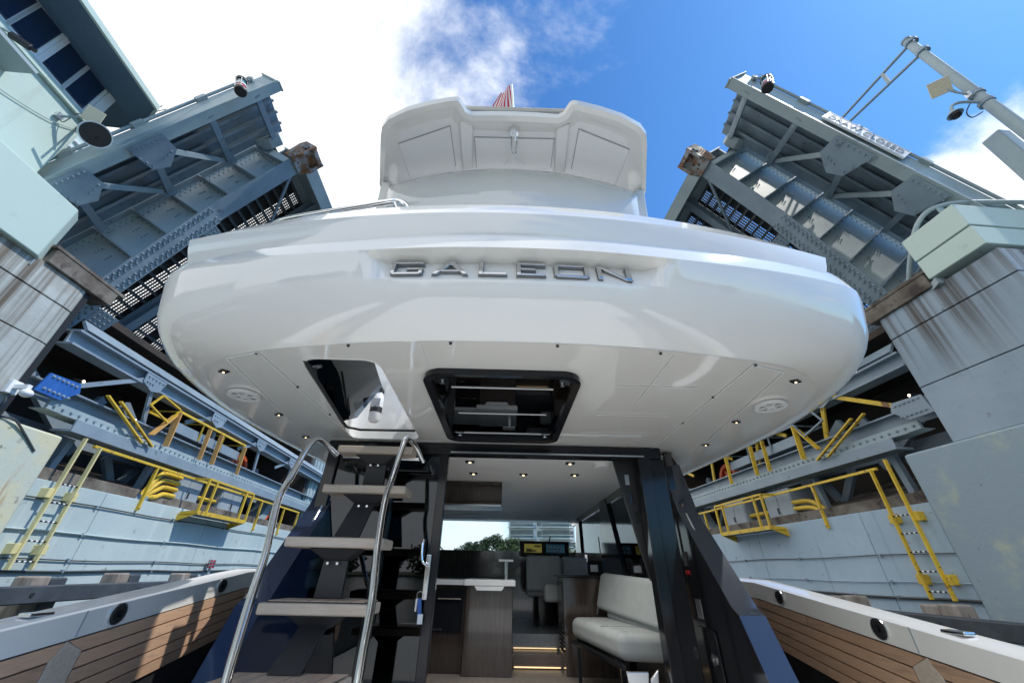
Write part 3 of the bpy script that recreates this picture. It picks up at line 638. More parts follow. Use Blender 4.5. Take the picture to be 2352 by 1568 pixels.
    for z_ in (zb+.30, 1.12+dz):
        for v in (1.10, 1.56): W(MB().prism([(-.15,v-.06,z_-.08),(-.15,v+.06,z_-.08),(-.15,v+.06,z_+.08),(-.15,v-.06,z_+.08)], (.16,0,0)), 'wall_bracket', lm, ld, bevel=.01)
    # ---- cabinets and conduits behind the railing
    for i, (v0, v1, zt) in enumerate(((4.30,5.35,2.2),(6.35,7.5,2.25))):
        cb = thing(FG, 'switch_cabinet', ('grey switch cabinet fed by yellow conduits ' if i == 0 else 'plain grey switch cabinet past the railing basket ')+where, 'cabinet', xf(.5, v0+.4, 1.2+dz))
        W(MB().box(.16, .85, v0, v1, 1.15+dz, zt+dz), 'cabinet_body', greyc, cb, bevel=.015)
        W(MB().box(.145, .16, v0+.04, (v0+v1)/2-.01, 1.2+dz, zt-.06+dz), 'cabinet_door', greyc, cb, bevel=.006)
        W(MB().box(.145, .16, (v0+v1)/2+.01, v1-.04, 1.2+dz, zt-.06+dz), 'cabinet_door', greyc, cb, bevel=.006)
        W(MB().box(.12, .145, (v0+v1)/2+.04, (v0+v1)/2+.08, 1.6+dz, 1.75+dz), 'latch', blackm, cb)
    for k in range(4):
        zt = 2.02-.15*k+dz; v0 = 3.32+.06*k
        p = crom([(.12,v0-.12,1.2+dz),(.12,v0+.02,1.42+dz),(.12,v0+.30,zt-.10),(.12,v0+.48,zt-.01),(.12,4.36,zt)], 5) if L else crom([(.2,3.1+.1*k,1.2+dz),(.2,3.35+.1*k,1.5+dz-.05*k),(.2,3.75,zt-.25),(.2,4.36,zt-.2)], 5)
        if not L and k > 1: continue
        o = build(MB().tube(p, .055, 8).map(xf), 'yellow_conduit', yellow, F=FG, base=xf(*p[0]), smooth=50, group='yellow conduits entering the cabinet',
                  label=('uppermost','second','third','lowest')[k]+' bent yellow conduit entering the cabinet '+where, cat='conduit')
        build(MB().cyl(xf(*p[0]), xf(*p[5]), .066, 8), 'coupling', steel, o, smooth=50)
    for k in range(2):
        zt = 1.72-.2*k+dz
        build(MB().tube([(.3,5.35,zt),(.3,6.35,zt)], .055, 8).map(xf), 'yellow_conduit', yellow, F=FG, base=xf(.3,5.35,zt), smooth=50, group='yellow conduits between the cabinets',
              label=('upper','lower')[k]+' straight yellow conduit between the cabinets '+where, cat='conduit')
    # ---- thin conduits and cables along the wall face
    lines = [(1.04,.013),(.54,.018),(.11,.012),(-.07,.022)] if L else [(.32,.010),(-.13,.010),(-.38,.024)]
    nm = ['uppermost','second','third','lowest']
    for i, (z_, r_) in enumerate(lines):
        pts_ = [(-.03, -6+.75*k, z_+.012*math.sin(k*1.3+i)) for k in range(25 if i != 3 else 21)]
        lbl = nm[i] if not (not L and i == 2) else 'lowest'
        o = build(MB().tube(pts_, r_, 6).map(xf), 'wall_cable', cable if i != 1 else wmat, F=FG, base=xf(*pts_[0]), smooth=50, label=lbl+' cable run along the wall '+where, cat='cable')
        for q in range(2, 20, 3): W(MB().box(-.05, .0, pts_[q][1]-.018, pts_[q][1]+.018, z_-.028, z_+.028), 'clip', steel, o)
    # ---- timber fender: piles in pairs and two rubbing walers
    of = -1.15
    fz = -.24 if L else -.52
    for i, (za, zb_) in enumerate(((fz-.22, fz), (fz-.66, fz-.42))):
        W0 = MB().box(of-.26, of-.02, -9, 12, za, zb_)
        o = build(W0.map(xf), 'fender_waler', rubber, F=FG, base=xf(of, 0, za), bevel=.02, label=('upper' if i == 0 else 'lower')+' dark rubbing beam along the fender piles '+where, cat='fender')
        for v in range(-8, 12, 2): W(MB().cyl((of-.27, v+.4, (za+zb_)/2), (of-.25, v+.4, (za+zb_)/2), .03, 10), 'bolt_head', blackm, o)
    vs = (-5.4,-3.4,-1.2,.75,2.3,4.1,5.95,8.0,10.0) if L else (-5.0,-3.0,-1.2,.45,2.2,4.2,6.2,8.2,10)
    for v in vs:
        t = thing(FG, 'fender_pile', 'weathered square timber fender pile '+where, 'pile', xf(of+.2, v, -EYE), 'timber piles '+where)
        hgt = fz+.14+RND.uniform(-.03,.04)
        W(MB().prism([(of,v-.16,-EYE-1),(of+.3,v-.16,-EYE-1),(of+.3,v+.12,-EYE-1),(of,v+.12,-EYE-1)], (0,0,EYE+1+hgt)), 'pile_timber', timber, t, bevel=.03)
        W(MB().box(of-.005, of+.28, v+.125, v+.40, -EYE-1, hgt-.02), 'pile_timber', timber if not L else rubber, t, bevel=.03)
    return xf, W, pier
lbx, lW, lpier = bank(-1)
rbx, rW, rpier = bank(1)

# cages and lamps on the left wall
lp = thing(FG, 'wall_lamp', 'red caged bulkhead lamp on a stem on the pale wall', 'lamp', lbx(-.12, 6.58, -.12))
c = lbx(-.14, 6.58, .0)
build(MB().cyl(c, c+V((0,0,.20)), .085, 12, .075), 'lamp_glass', red, lp, smooth=50)
cg = MB()
for k in range(8):
    d = V((math.cos(k*math.pi/4), math.sin(k*math.pi/4), 0))*.095; cg.bar(c+d, c+d*.9+V((0,0,.21)), .012, .012)
cg.ring(c+V((0,0,.06)), (0,0,1), .088, .1, .012, 16); cg.ring(c+V((0,0,.14)), (0,0,1), .085, .098, .012, 16)
build(cg, 'cage', satin, lp); build(MB().cyl(c-V((0,0,.18)), c, .03, 8).cyl(c+V((0,0,.2)), c+V((0,0,.24)), .07, 12, .03), 'stem', steel_light, lp, smooth=40)

# ================================================================== control house on the left bank
ho = thing(FG, 'control_house', 'pale green bridge control house with a row of blue windows', 'house', (-8.6, 2, 5.66))
H = lambda mb, name, mat, parent=ho, **k: build(mb, name, mat, parent, **k)
HX, HY = -8.2, 4.83
H(MB().box(-13, HX, -6, HY, 5.60, 7.56), 'wall', house, bevel=.03)
H(MB().box(-13, HX+.04, -6, HY+.03, 7.56, 7.63), 'sill_band', house, bevel=.01)
H(MB().box(-13, HX-.3, -6, HY-.3, 7.6, 8.8), 'room_core', blackm)
H(MB().box(-12.9, HX-.02, -6, HY-.03, 8.60, 8.86), 'head_band', house)
H(MB().tube([(HX-.0, -6, 8.80), (HX-.0, HY+.0, 8.80), (-12.9, HY, 8.80)], .07, 8), 'roll_down_shutter', house, smooth=50)
pan = [(4.22,4.60),(3.79,4.17),(3.25,3.64),(2.78,3.19),(2.2,2.62),(1.74,2.15),(1.1,1.52),(.62,1.06)]
for k, (a, b) in enumerate(pan):
    w = H(MB().box(HX-.05, HX-.02, a-.055, b+.055, 7.64, 7.71).box(HX-.05, HX-.02, a-.055, b+.055, 8.53, 8.6).box(HX-.05, HX-.02, a-.055, a, 7.71, 8.53).box(HX-.05, HX-.02, b, b+.055, 7.71, 8.53), 'window_frame', alum)
    H(MB().box(HX-.05, HX-.04, a, b, 7.71, 8.53), 'pane', win_glass, w)
    if k % 2 == 1 and k < 7: H(MB().box(HX-.10, HX-.005, b+.056 if False else pan[k+1][1]+.056, a-.056, 7.64, 8.6), 'mullion', alum)
H(MB().box(HX-.12, HX+.0, 4.66, HY, 7.63, 8.61), 'corner_post', alum)
for k in range(4):
    x0 = HX-.45-k*.55
    w = H(MB().box(x0-.5, x0, HY-.05, HY-.02, 7.64, 7.71).box(x0-.5, x0, HY-.05, HY-.02, 8.53, 8.6).box(x0-.5, x0-.45, HY-.05, HY-.02, 7.71, 8.53), 'window_frame', alum); H(MB().box(x0-.45, x0, HY-.05, HY-.04, 7.71, 8.53), 'pane', win_glass, w)
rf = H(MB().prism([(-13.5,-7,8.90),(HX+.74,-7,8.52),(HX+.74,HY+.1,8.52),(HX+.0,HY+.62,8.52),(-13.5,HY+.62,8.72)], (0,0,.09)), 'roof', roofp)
H(MB().bar((HX+.76,-7,8.56),(HX+.76,HY+.1,8.56),.05,.13).bar((HX+.76,HY+.1,8.56),(HX,HY+.64,8.56),.05,.13), 'gutter', house, rf)
H(MB().prism([(HX-.9,-6,7.03),(HX+.55,-6,7.03),(HX+.55,3.9,7.03),(HX-.9,3.9,7.03)], (0,0,.05)) if False else MB().box(HX, HX+.5, -5, 3.62, 6.98, 7.04), 'canopy', steel_light)
H(MB().bar((HX+.05,-6,7.40),(HX+.05,HY+.02,7.52),.06,.09), 'cable_tray', house)
H(MB().tube(crom([(HX+.03,4.8,7.3),(HX+.03,4.3,6.9),(HX+.03,3.2,6.5),(HX+.03,1.5,6.2)],6), .008, 6), 'cable', steel_light, smooth=50)
# things fixed to the house
def antenna(base, tipp, nrm, w, h, label):
    t = thing(FG, 'flat_antenna', label, 'antenna', base)
    tipp = V(tipp); base = V(base); n = V(nrm).normalized(); a = n.cross(V((0,0,1))).normalized(); b = n.cross(a).normalized()
    build(MB().tube([base, (base+tipp)/2+V((0,0,-.04)), tipp], .022, 8), 'arm', steel_light, t, smooth=50)
    build(MB().box(base.x-.05, base.x+.05, base.y-.05, base.y+.05, base.z-.06, base.z+.06), 'foot_plate', satin, t)
    q = [tipp+a*w/2*i+b*h/2*j for i, j in ((-1,-1),(1,-1),(1,1),(-1,1))]
    build(MB().prism(q, n*.03), 'panel', material('cream_plastic', (.60,.55,.40), .5), t, bevel=.008)
    build(MB().tube(crom([base+V((0,-.02,.05)), base+V((.1,.05,-.1)), (base+tipp)/2+V((0,0,.08)), tipp], 5), .008, 5), 'lead', cable, t, smooth=50)
antenna((HX+.02, 4.42, 7.15), (HX+.42, 4.52, 7.40), (.5,-.55,-.35), .26, .30, 'square cream antenna panel on an arm of the green control house')
mr = thing(FG, 'round_mirror', 'round dark backed mirror disc at the corner of the control house', 'mirror', (HX+.02, HY+.05, 7.4))
mc = V((-7.6, 4.63, 6.98)); mn = V((.67,-.30,-.55)).normalized()
build(MB().cyl(mc, mc-mn*.03, .22, 30), 'mirror_disc', blackm, mr, smooth=40); build(MB().ring(mc-mn*.035, mn, .212, .234, .04, 30), 'rim', alum, mr, smooth=40)
build(MB().bar((HX+.0,HY-.1,7.45), mc+mn*.01+V((-.05,-.05,.08)), .035, .035).bar((HX+.0,HY-.1,7.3), mc+mn*.01+V((.05,.05,-.05)), .035, .035), 'bracket', blackm, mr)
sc_ = thing(FG, 'security_camera', 'small dark security camera on an arm of the control house', 'camera', (HX+.02, 3.3, 7.5))
build(MB().bar((HX,3.15,7.48),(HX+.22,3.3,7.45),.03,.03), 'arm', steel_light, sc_); build(MB().bar((HX+.16,3.25,7.42),(HX+.36,3.42,7.38),.10,.09), 'camera_body', blackm, sc_, bevel=.02); build(MB().cyl((HX+.36,3.42,7.38),(HX+.40,3.455,7.372),.035,12), 'lens', black, sc_)
wh = thing(FG, 'whip_antenna', 'bunch of thin wires at the corner of the slate roof', 'antenna', (HX+.5, HY+.4, 8.6))
for d in ((-.12,.05,.4),(.08,.1,.42),(.16,-.05,.3)): build(MB().tube([(HX+.45,HY+.28,8.58),(HX+.45+d[0]*.5,HY+.28+d[1]*.5,8.6+d[2]*.6),(HX+.45+d[0],HY+.28+d[1],8.6+d[2])], .010, 5), 'wire', cable, wh)
# louvred structure beyond the house, seen between it and the leaf
far = thing(FG, 'gate_housing', 'small pale louvred housing behind the raised leaf by the control house', 'housing', (-12.5, 7.2, 7.6))
build(MB().box(-13.4,-11.2,6.6,8.4,7.6,10.0), 'housing_body', house, far)
for k in range(8): build(MB().box(-11.22,-11.14,6.6,8.4,8.0+.23*k,8.06+.23*k), 'louvre', white_sign, far)

# pier camera on the left shaft
pc = thing(FG, 'security_camera', 'white dome camera with a curled cable on the streaked pier', 'camera', lbx(-.02, -.35, 2.45))
lW(MB().box(-.08, 0, -.45, -.28, 2.40, 2.62), 'foot_plate', white_sign, pc, bevel=.01); lW(MB().box(-.30, -.08, -.40, -.33, 2.48, 2.56), 'arm', white_sign, pc, bevel=.01)
lW(MB().ball((-.30,-.36,2.42), .085, 14, 8, (1,1,.8)), 'dome', white_sign, pc, smooth=60); lW(MB().tube(crom([(-.05,-.36,2.40),(-.1,-.36,2.2),(-.05,-.3,2.05),(-.1,-.1,2.06),(-.08,.2,1.9),(-.07,.5,1.7)],6), .018, 6), 'cable', cable, pc, smooth=50)
# work lamps glowing inside the left and right bays
bulb = material('lit_bulb', (1,.85,.6), .4, emit=(1,.78,.45), estr=14)
for xf_, v, z_, lb in ((lbx,.72,3.12,'small lit lamp above the blue gusset plate'),(lbx,2.2,2.86,'small lit lamp beside the yellow leaning ladder'),(rbx,.30,3.0,'small lit lamp in the bay with yellow struts')):
    t = thing(FG, 'work_lamp', lb, 'lamp', xf_(.12, v, z_)); build(MB().ball(xf_(.12, v, z_), .022, 10, 6), 'bulb', bulb, t, smooth=60); build(MB().cyl(xf_(.12,v,z_), xf_(.30,v,z_+.02), .03, 8), 'socket', blackm, t)

# ================================================================== mast, posts, handrail and devices on the right bank
ms = thing(FG, 'signal_mast', 'tall grey tubular mast with two long strut arms', 'mast', (10, 3.22, 0))
build(MB().tube([(10,3.2,-1),(10,3.2,7),(10,3.26,11.25)], [.11,.10,.085], 14), 'mast_pole', steel_light, ms, smooth=50)
build(MB().cyl((10,3.26,11.25),(10,3.26,11.31),.10,14), 'mast_cap', steel, ms, smooth=40)
for z0 in (11.12, 10.62): build(MB().tube([(10,3.3,z0),(10.05,8.2,11.75)], .035, 8), 'strut_arm', steel, ms, smooth=50)
build(MB().bar((10.0,3.95,11.2),(10.0,3.98,10.80),.07,.05,(1,0,0)), 'spacer', steel_light, ms)
for z0 in (11.12, 10.62, 8.62, 8.3): build(MB().ring((10,3.23,z0-.05),(0,0,1),.085,.125,.08,14), 'clamp', steel, ms, smooth=40)
antenna((9.86,3.24,8.6), (9.45,3.30,8.95), (-.45,-.55,-.45), .34, .34, 'square cream antenna panel on the tall grey mast')
dc = thing(FG, 'dome_camera', 'grey gooseneck dome camera on the tall grey mast', 'camera', (9.86, 3.3, 8.35))
build(MB().tube(crom([(9.88,3.25,8.33),(9.62,3.32,8.42),(9.45,3.38,8.36),(9.40,3.42,8.2)],6), .03, 8), 'gooseneck', steel_light, dc, smooth=50)
build(MB().cyl((9.40,3.42,8.2),(9.40,3.42,8.1),.06,16,.13), 'shroud', steel_light, dc, smooth=40); build(MB().ball((9.40,3.42,8.08),.10,14,8,(1,1,.8)), 'dome', black, dc, smooth=60)
build(MB().tube(crom([(9.9,3.3,8.5),(9.7,3.4,8.2),(9.75,3.42,8.05),(9.9,3.32,8.1)],6),.012,5), 'lead', cable, dc, smooth=50)
ps = thing(FG, 'square_post', 'plain grey square post beside the tall mast', 'post', (10.2, 3.55, 0)); build(MB().box(10.05,10.32,3.42,3.72,-1,7.67), 'post_body', steel_light, ps, bevel=.02)
hr = thing(FG, 'pipe_handrail', 'bent grey pipe handrail above the pale green pedestal', 'handrail', rbx(.2,-1.5,5.6))
rW(MB().tube(crom([(.25,-.55,4.75),(.15,-1.0,5.35),(.2,-1.45,5.95),(.5,-1.75,6.12),(1.6,-1.9,6.14),(3.5,-2.0,6.15)],7), .045, 8), 'top_pipe', steel_light, hr, smooth=50)
rW(MB().bar((.42,-1.72,5.6),(.42,-1.72,6.12),.14,.03).bar((2.0,-1.93,5.6),(2.0,-1.93,6.13),.14,.03), 'stanchion', steel_light, hr)
rW(MB().tube([(.35,-.5,4.7),(.25,-.9,5.1),(.25,-1.2,5.3)], .035, 8), 'lower_pipe', steel, hr, smooth=50)

# ================================================================== the yacht (eye-centred yacht axes: x right, y towards the bow, z up)
ya = thing(FB, 'motor_yacht', 'white motor yacht with chrome GALEON letters on its flybridge overhang', 'yacht', (0, 4, -EYE))
Y = lambda mb, name, mat, parent=ya, **k: build(mb, name, mat, parent, **k)
XC = -.01
XS = .035
def mir(pts): return [(XC-x, y) for x, y in pts[::-1] if x > 0]+[(XC+x, y) for x, y in pts]
def resample(pts, n):
    d = [0]
    for a, b in zip(pts, pts[1:]): d.append(d[-1]+(V(b)-V(a)).length)
    o = []; j = 0
    for k in range(n+1):
        t = d[-1]*k/n
        while j < len(d)-2 and d[j+1] < t: j += 1
        o.append(V(pts[j]).lerp(V(pts[j+1]), (t-d[j])/max(1e-9, d[j+1]-d[j])))
    return o
def half(c):           # smooth half-curve from the centreline forward along one side; x mirrored afterwards
    c3 = [V((x, y, 0)) for x, y in c]; c3 = [V((-c[1][0], c[1][1], 0))]+c3
    return [p for p in crom(c3, 10)[10:]]
K0 = half([(0,1.385),(.4,1.395),(.8,1.43),(1.3,1.49),(1.7,1.565),(1.96,1.65),(2.10,1.82),(2.20,2.14),(2.27,2.6),(2.29,3.2),(2.25,4.2),(2.12,6)])
K1 = half([(0,1.50),(.4,1.505),(.8,1.53),(1.3,1.585),(1.62,1.665),(1.90,1.82),(2.12,2.05),(2.26,2.35),(2.34,2.7),(2.36,3.2),(2.30,4.2),(2.15,6)])
K2 = half([(0,1.64),(.4,1.65),(.8,1.685),(1.36,1.785),(1.6,1.87),(1.80,2.02),(1.95,2.25),(2.03,2.55),(2.07,2.9),(2.08,3.4),(2.03,4.2),(1.9,6)])
NU = 140
k0, k1, k2 = (resample([(p.x, p.y, 0) for p in K], NU) for K in (K0, K1, K2))
def smooth_(e0, e1, x):
    t = max(0, min(1, (x-e0)/(e1-e0))); return t*t*(3-2*t)
rows_t = [0, .06, .30, .40, .5, .58, .66, .74, .82, .9, .96, 1.0]
def surf(u, t):
    # quadratic Bezier through the mid curve at t=.5
    a, m_, b = k0[u], k1[u], k2[u]; c = m_*2-(a+b)*.5
    w = smooth_(1.25, 2.0, a.x)                       # the stern face meets the ceiling in a soft edge, the sides roll under in one curve
    c = c.lerp(V((a.x*1.04, a.y+.02, 0))*.66+c*.34, w)
    p = a*(1-t)**2+c*2*t*(1-t)+b*t*t
    zc_ = 1.135*(1-w)+1.0*w
    return V((p.x, p.y, 1.41*(1-t)**2+zc_*2*t*(1-t)+1.0*t*t))
shell = []
for t in rows_t:
    r = []
    for u in range(NU+1):
        p = surf(u, t); x = p.x
        if t in (.06,):
            b = 1-smooth_(.66, .82, x); p.y += (.100-.012*x*x)*b; p.z = p.z*(1-b)+1.402*b
        if t == .30:
            b = 1-smooth_(.60, .74, x); p.y += .010*b
        r.append(p)
    shell.append([V((XS-p.x, p.y, p.z)) for p in r[:0:-1]]+[V((XS+p.x, p.y, p.z)) for p in r])
Y(MB().loft(shell), 'flybridge_overhang', gelcoat, smooth=24)
# ledge above the crease and the lip slab
def along(f, zf, n=80, xm=2.0):
    return [V((XC+xm*(2*k/n-1), f(xm*(2*k/n-1)), zf)) for k in range(n+1)]
crease = shell[0]
led = [[p.copy() for p in crease], [V((p.x*.993, p.y+.014, 1.485)) for p in crease], [V((p.x*.988, p.y+.030, 1.535)) for p in crease], [V((p.x*.93, p.y+.14, 1.545)) for p in crease]]
Y(MB().loft(led), 'overhang_ledge', gelcoat, smooth=35)
prof = [(1.49,1.79,.062,1.535),(1.425,1.80,.057,1.515),(1.385,1.86,.064,1.60),(1.372,1.92,.072,1.655),(1.380,1.96,.078,1.672),(1.392,2.0,.085,1.745),(1.41,2.01,.086,1.765),(1.50,2.0,.09,1.77)]
sl = []
for yc, xm, k, zz in prof:
    dr = .10 if zz < 1.56 else (.05 if zz < 1.62 else 0)
    sl.append([V((XC+xm*q, yc+k*(xm*q)**2, zz-dr*q*q)) for q in [i/40-1 for i in range(81)]])
slab = Y(MB().loft(sl), 'stern_lip', gelcoat, smooth=35)
for sgn_ in (0, -1):
    e = [r[sgn_] for r in sl]; Y(MB().loft([e, [p+V((.0, 1.2, 0)) for p in e], [p+V((.1 if sgn_ else -.1, 3.2, 0)) for p in e]]), 'lip_side', gelcoat, slab, smooth=35)
# flybridge sole so light stays out from above
Y(MB().prism([(-1.95,1.95,1.30),(-2.2,3.0,1.30),(-2.1,6.2,1.30),(2.08,6.2,1.30),(2.18,3.0,1.30),(1.93,1.95,1.30),(-.62,1.62,1.30),(-.62,3.42,1.30),(-1.5,3.42,1.30),(-1.5,1.76,1.30)], (0,0,.04)), 'flybridge_sole', gelmatt)

# ---- lettering
def letter(strokes, x0, w):
    """strokes: polygons in letter units (0..1 wide, 0..1 high)"""
    h = .098
    m_ = MB()
    for poly in strokes:
        pts = []
        for a, b in poly:
            x = x0+a*w; z_ = 1.283+b*h; yy = 1.4605+.167*(z_-1.258)+.059*x*x
            pts.append(V((XC+x, yy-.021, z_)))
        m_.prism(pts, (0,.018,0))
    return m_
T = .15
def R(x0, x1, y0, y1): return [(x0,y0),(x1,y0),(x1,y1),(x0,y1)]
LET = [('G', -.612, .165, [R(.0,.12,.12,.88),R(.06,.94,.86,1.0),R(.06,.94,0,.14),R(.88,1.0,.06,.50),R(.5,.9,.38,.51),R(.88,1.0,.84,.95),R(.02,.1,.06,.14),R(.02,.1,.86,.94)]),
       ('A', -.395, .185, [[(0,0),(.14,0),(.56,.86),(.5,1.0),(.42,1.0)],[(1,0),(.86,0),(.44,.86),(.5,1.0),(.58,1.0)],R(.24,.76,.20,.33)]),
       ('L', -.155, .145, [R(0,.15,0,1),R(.15,1,0,.15)]),
       ('E', .040, .150, [R(0,.14,.0,1),R(.14,1,.86,1),R(.14,1,0,.14),R(.14,.66,.44,.57)]),
       ('O', .235, .180, [R(0,.12,.1,.9),R(.06,.94,.86,1),R(.06,.94,0,.14),R(.88,1,.1,.9)]),
       ('N', .462, .175, [R(0,.13,0,1),R(.87,1,0,1),[(.0,1),(.14,1),(1,.0),(.86,0)]])]
letter_shadow = material('letter_shadow_edge', (.24,.25,.26), .35, .6)  # dark outline behind each letter paints in its shaded sides
for ch, x0, w, st in LET:
    lo_ = Y(letter(st, x0, w), 'chrome_letter', letter_chrome, bevel=.003, label='chrome letter '+ch)
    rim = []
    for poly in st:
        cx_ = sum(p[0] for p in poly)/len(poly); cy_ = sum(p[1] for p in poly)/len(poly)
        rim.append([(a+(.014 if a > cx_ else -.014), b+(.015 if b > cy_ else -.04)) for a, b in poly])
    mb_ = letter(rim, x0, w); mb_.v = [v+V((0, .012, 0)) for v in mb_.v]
    Y(mb_, 'letter_shade_outline', letter_shadow, lo_)

# ---- ceiling under the overhang, with the stair opening and the glass hatch
HA = rrect(-.505, .435, 1.945, 3.285, .12, 6)
def rpoly(pts, r, n=5):
    o = []
    for i, p in enumerate(pts):
        p, a, b = V((*p,0)), V((*pts[i-1],0)), V((*pts[(i+1) % len(pts)],0)); u = p+(a-p).normalized()*r; w = p+(b-p).normalized()*r
        for k in range(n+1):
            t = k/n; q = u*(1-t)**2+p*2*t*(1-t)+w*t*t; o.append((q.x, q.y))
    return o
OP = rpoly([(-1.17,1.865),(-.735,1.865),(-.775,3.36),(-1.40,3.36)], .11)
bm = bmesh.new()
outer = [(p.x, p.y) for p in shell[-1] if p.y < 4.6]; outer = [(x*1.001, y-.003) for x, y in outer]
edges_ = []
for loop in (outer, HA, OP):
    vs_ = [bm.verts.new((x, y, .9975)) for x, y in loop]
    edges_ += [bm.edges.new((vs_[i], vs_[(i+1) % len(vs_)])) for i in range(len(vs_))]
bmesh.ops.triangle_fill(bm, edges=edges_, use_beauty=True, normal=(0,0,-1))
m_ = MB(); bm.verts.index_update(); m_.v = [v.co.copy() for v in bm.verts]; m_.f = [tuple(v.index for v in f.verts) for f in bm.faces]; bm.free()
ceil = Y(m_, 'cockpit_ceiling', gelcoat)
def wellwall(loop, z0, z1, g=0.0, flare=0.0):
    cx = sum(p[0] for p in loop)/len(loop); cy = sum(p[1] for p in loop)/len(loop)
    rows = []
    for z_, k in ((z0, 0), (z0+(z1-z0)*.12, flare*.6), (z1, flare)):
        rows.append([(x+(x-cx)*k+g*(1 if x > cx else -1), y+(y-cy)*k, z_) for x, y in loop])
    return MB().loft(rows, close_u=True)
Y(wellwall(OP, .992, 1.36, 0, .02), 'opening_coaming', gelcoat, ceil, smooth=40)
# hatch: black frame, glass, silver bars, screws
HI = rrect(-.465, .395, 2.005, 3.245, .09, 6)
fr = MB().loft([[(x,y,.992) for x,y in HA],[(x*1.012,y*1.003-.004,.962) for x,y in HA],[(x,y,.972) for x,y in HI],[(x,y,1.05) for x,y in HI]], close_u=True)
hat = Y(fr, 'roof_hatch', black, smooth=50, label='black framed glass roof hatch with silver lines')
Y(MB().prism([(x,y,.996) for x,y in HI], (0,0,.010)), 'hatch_glass', smoke, hat)
Y(MB().prism([(x,y,1.060) for x,y in rrect(-.6,.5,1.9,3.35,.05,2)], (0,0,.02)), 'hatch_blind', blackm, hat)
for y0 in (2.20, 2.66, 3.12): Y(MB().box(-.36, .29, y0-.0045, y0+.0045, .991, .9955), 'silver_line', white_sign, hat)
for x0, y0 in ((-.41,2.13),(.34,2.13),(-.40,3.17),(.33,3.17)): Y(MB().cyl((x0,y0,.996),(x0,y0,.984),.014,12), 'screw', chrome, hat, smooth=40)
# fine moulding grooves and screws of the ceiling
def groove(p, q, w=.006):
    a, b = V((*p, .990)), V((*q, .990)); Y(MB().bar(a, b, w, .004), 'moulding_seam', white_sign, ceil)
for sx in (-1, 1):
    groove((XC+sx*1.36,1.80),(XC+sx*1.36,3.45)); groove((XC+sx*1.58,1.88),(XC+sx*1.80,3.55)); groove((XC+sx*1.36,1.80),(XC+sx*1.58,1.88))
for y0, a, b in ((2.12,.68,1.18),(2.62,.66,1.2),(3.06,.62,1.2)): groove((a,y0),(b,y0), .005)
groove((.88,1.72),(.88,2.4),.004); groove((-.46,1.66),(-.46,1.9),.004)
for x0, y0 in ((-1.38,1.81),(-.84,1.70),(-.30,1.65),(.25,1.65),(.80,1.70),(1.36,1.80),(1.34,2.25),(-1.36,2.25),(1.35,2.75),(-1.35,2.75)): Y(MB().cyl((x0,y0,.992),(x0,y0,.984),.008,8), 'screw_cap', blackm, ceil)
spot_on = material('lit_downlight', (1,.8,.5), .4, emit=(1,.78,.45), estr=2.0)
for x0, y0 in ((-1.71,2.05),(1.71,1.99),(-1.75,2.78),(1.735,2.70),(-1.80,3.35),(1.78,3.3)):
    d = Y(MB().prism([(x0-.036,y0,.985),(x0,y0-.022,.985),(x0+.036,y0,.985),(x0,y0+.022,.985)], (0,0,.01)), 'downlight', black, ceil)
    Y(MB().cyl((x0,y0,.985),(x0,y0,.981),.006,10), 'led', spot_on, d)
for x0, y0 in ((-1.79,2.40),(1.785,2.36)):
    c = V((x0, y0, .992)); dn = V((0,0,-1))
    sp = Y(MB().ring(c, dn, .075, .098, .020, 28), 'speaker', white_sign, smooth=40); Y(MB().cyl(c, c+dn*.008, .075, 24), 'cone', material('speaker_cone',(.25,.25,.25),.6), sp)
    Y(MB().ring(c+dn*.008, dn, .0, .026, .012, 16), 'dust_cap', white_sign, sp)
    for k in range(6):
        a = k*math.pi/3+.3; d = V((math.cos(a), math.sin(a), 0)); Y(MB().bar(c+dn*.015+d*.02, c+dn*.015+d*.08, .013, .008), 'grille_arm', white_sign, sp)

# inside the stair opening: coaming face, locker door, extinguisher, glass lid
Y(MB().box(-1.6, -.6, 3.40, 3.46, .995, 2.0), 'stair_bulkhead', gelcoat)
Y(MB().prism([(x, 3.385, z_) for x, z_ in rrect(-1.20,-.82,1.16,1.62,.05,4)], (0,.012,0)), 'locker_door', gelcoat, bevel=.006)
Y(MB().box(-1.60, -1.53, 2.15, 3.4, 1.02, 1.9), 'stair_side', gelcoat)
Y(MB().prism([(-1.17,1.90,1.01),(-1.33,2.95,1.01),(-1.30,3.12,1.10),(-1.10,3.0,1.34),(-.95,1.95,1.34)], (.010,0,0)), 'hatch_lid', lidglass)
Y(MB().tube([(-1.165,1.9,1.005),(-1.33,2.95,1.005),(-1.35,3.1,1.01),(-1.27,3.2,1.02),(-.8,3.22,1.03)], .011, 6), 'hatch_gasket', blackm, smooth=50)
ex = thing(FB, 'fire_extinguisher', 'white fire extinguisher inside the stair opening', 'extinguisher', (-1.16, 3.12, 1.12))
build(MB().tube([(-1.16,3.16,1.08),(-1.16,3.16,1.10),(-1.16,3.16,1.30),(-1.16,3.16,1.34),(-1.16,3.16,1.36)], [.035,.05,.05,.035,.018], 16), 'cylinder', white_sign, ex, smooth=50)
build(MB().box(-1.19,-1.13,3.12,3.2,1.36,1.385).bar((-1.16,3.1,1.40),(-1.16,3.2,1.40),.03,.012), 'valve', blackm, ex); build(MB().ring((-1.16,3.16,1.16),(0,0,1),.05,.053,.05,16), 'strap', blackm, ex)
build(MB().box(-1.20,-1.12,3.108,3.113,1.2,1.28), 'label_plate', material('grey_print',(.35,.36,.38),.6), ex)

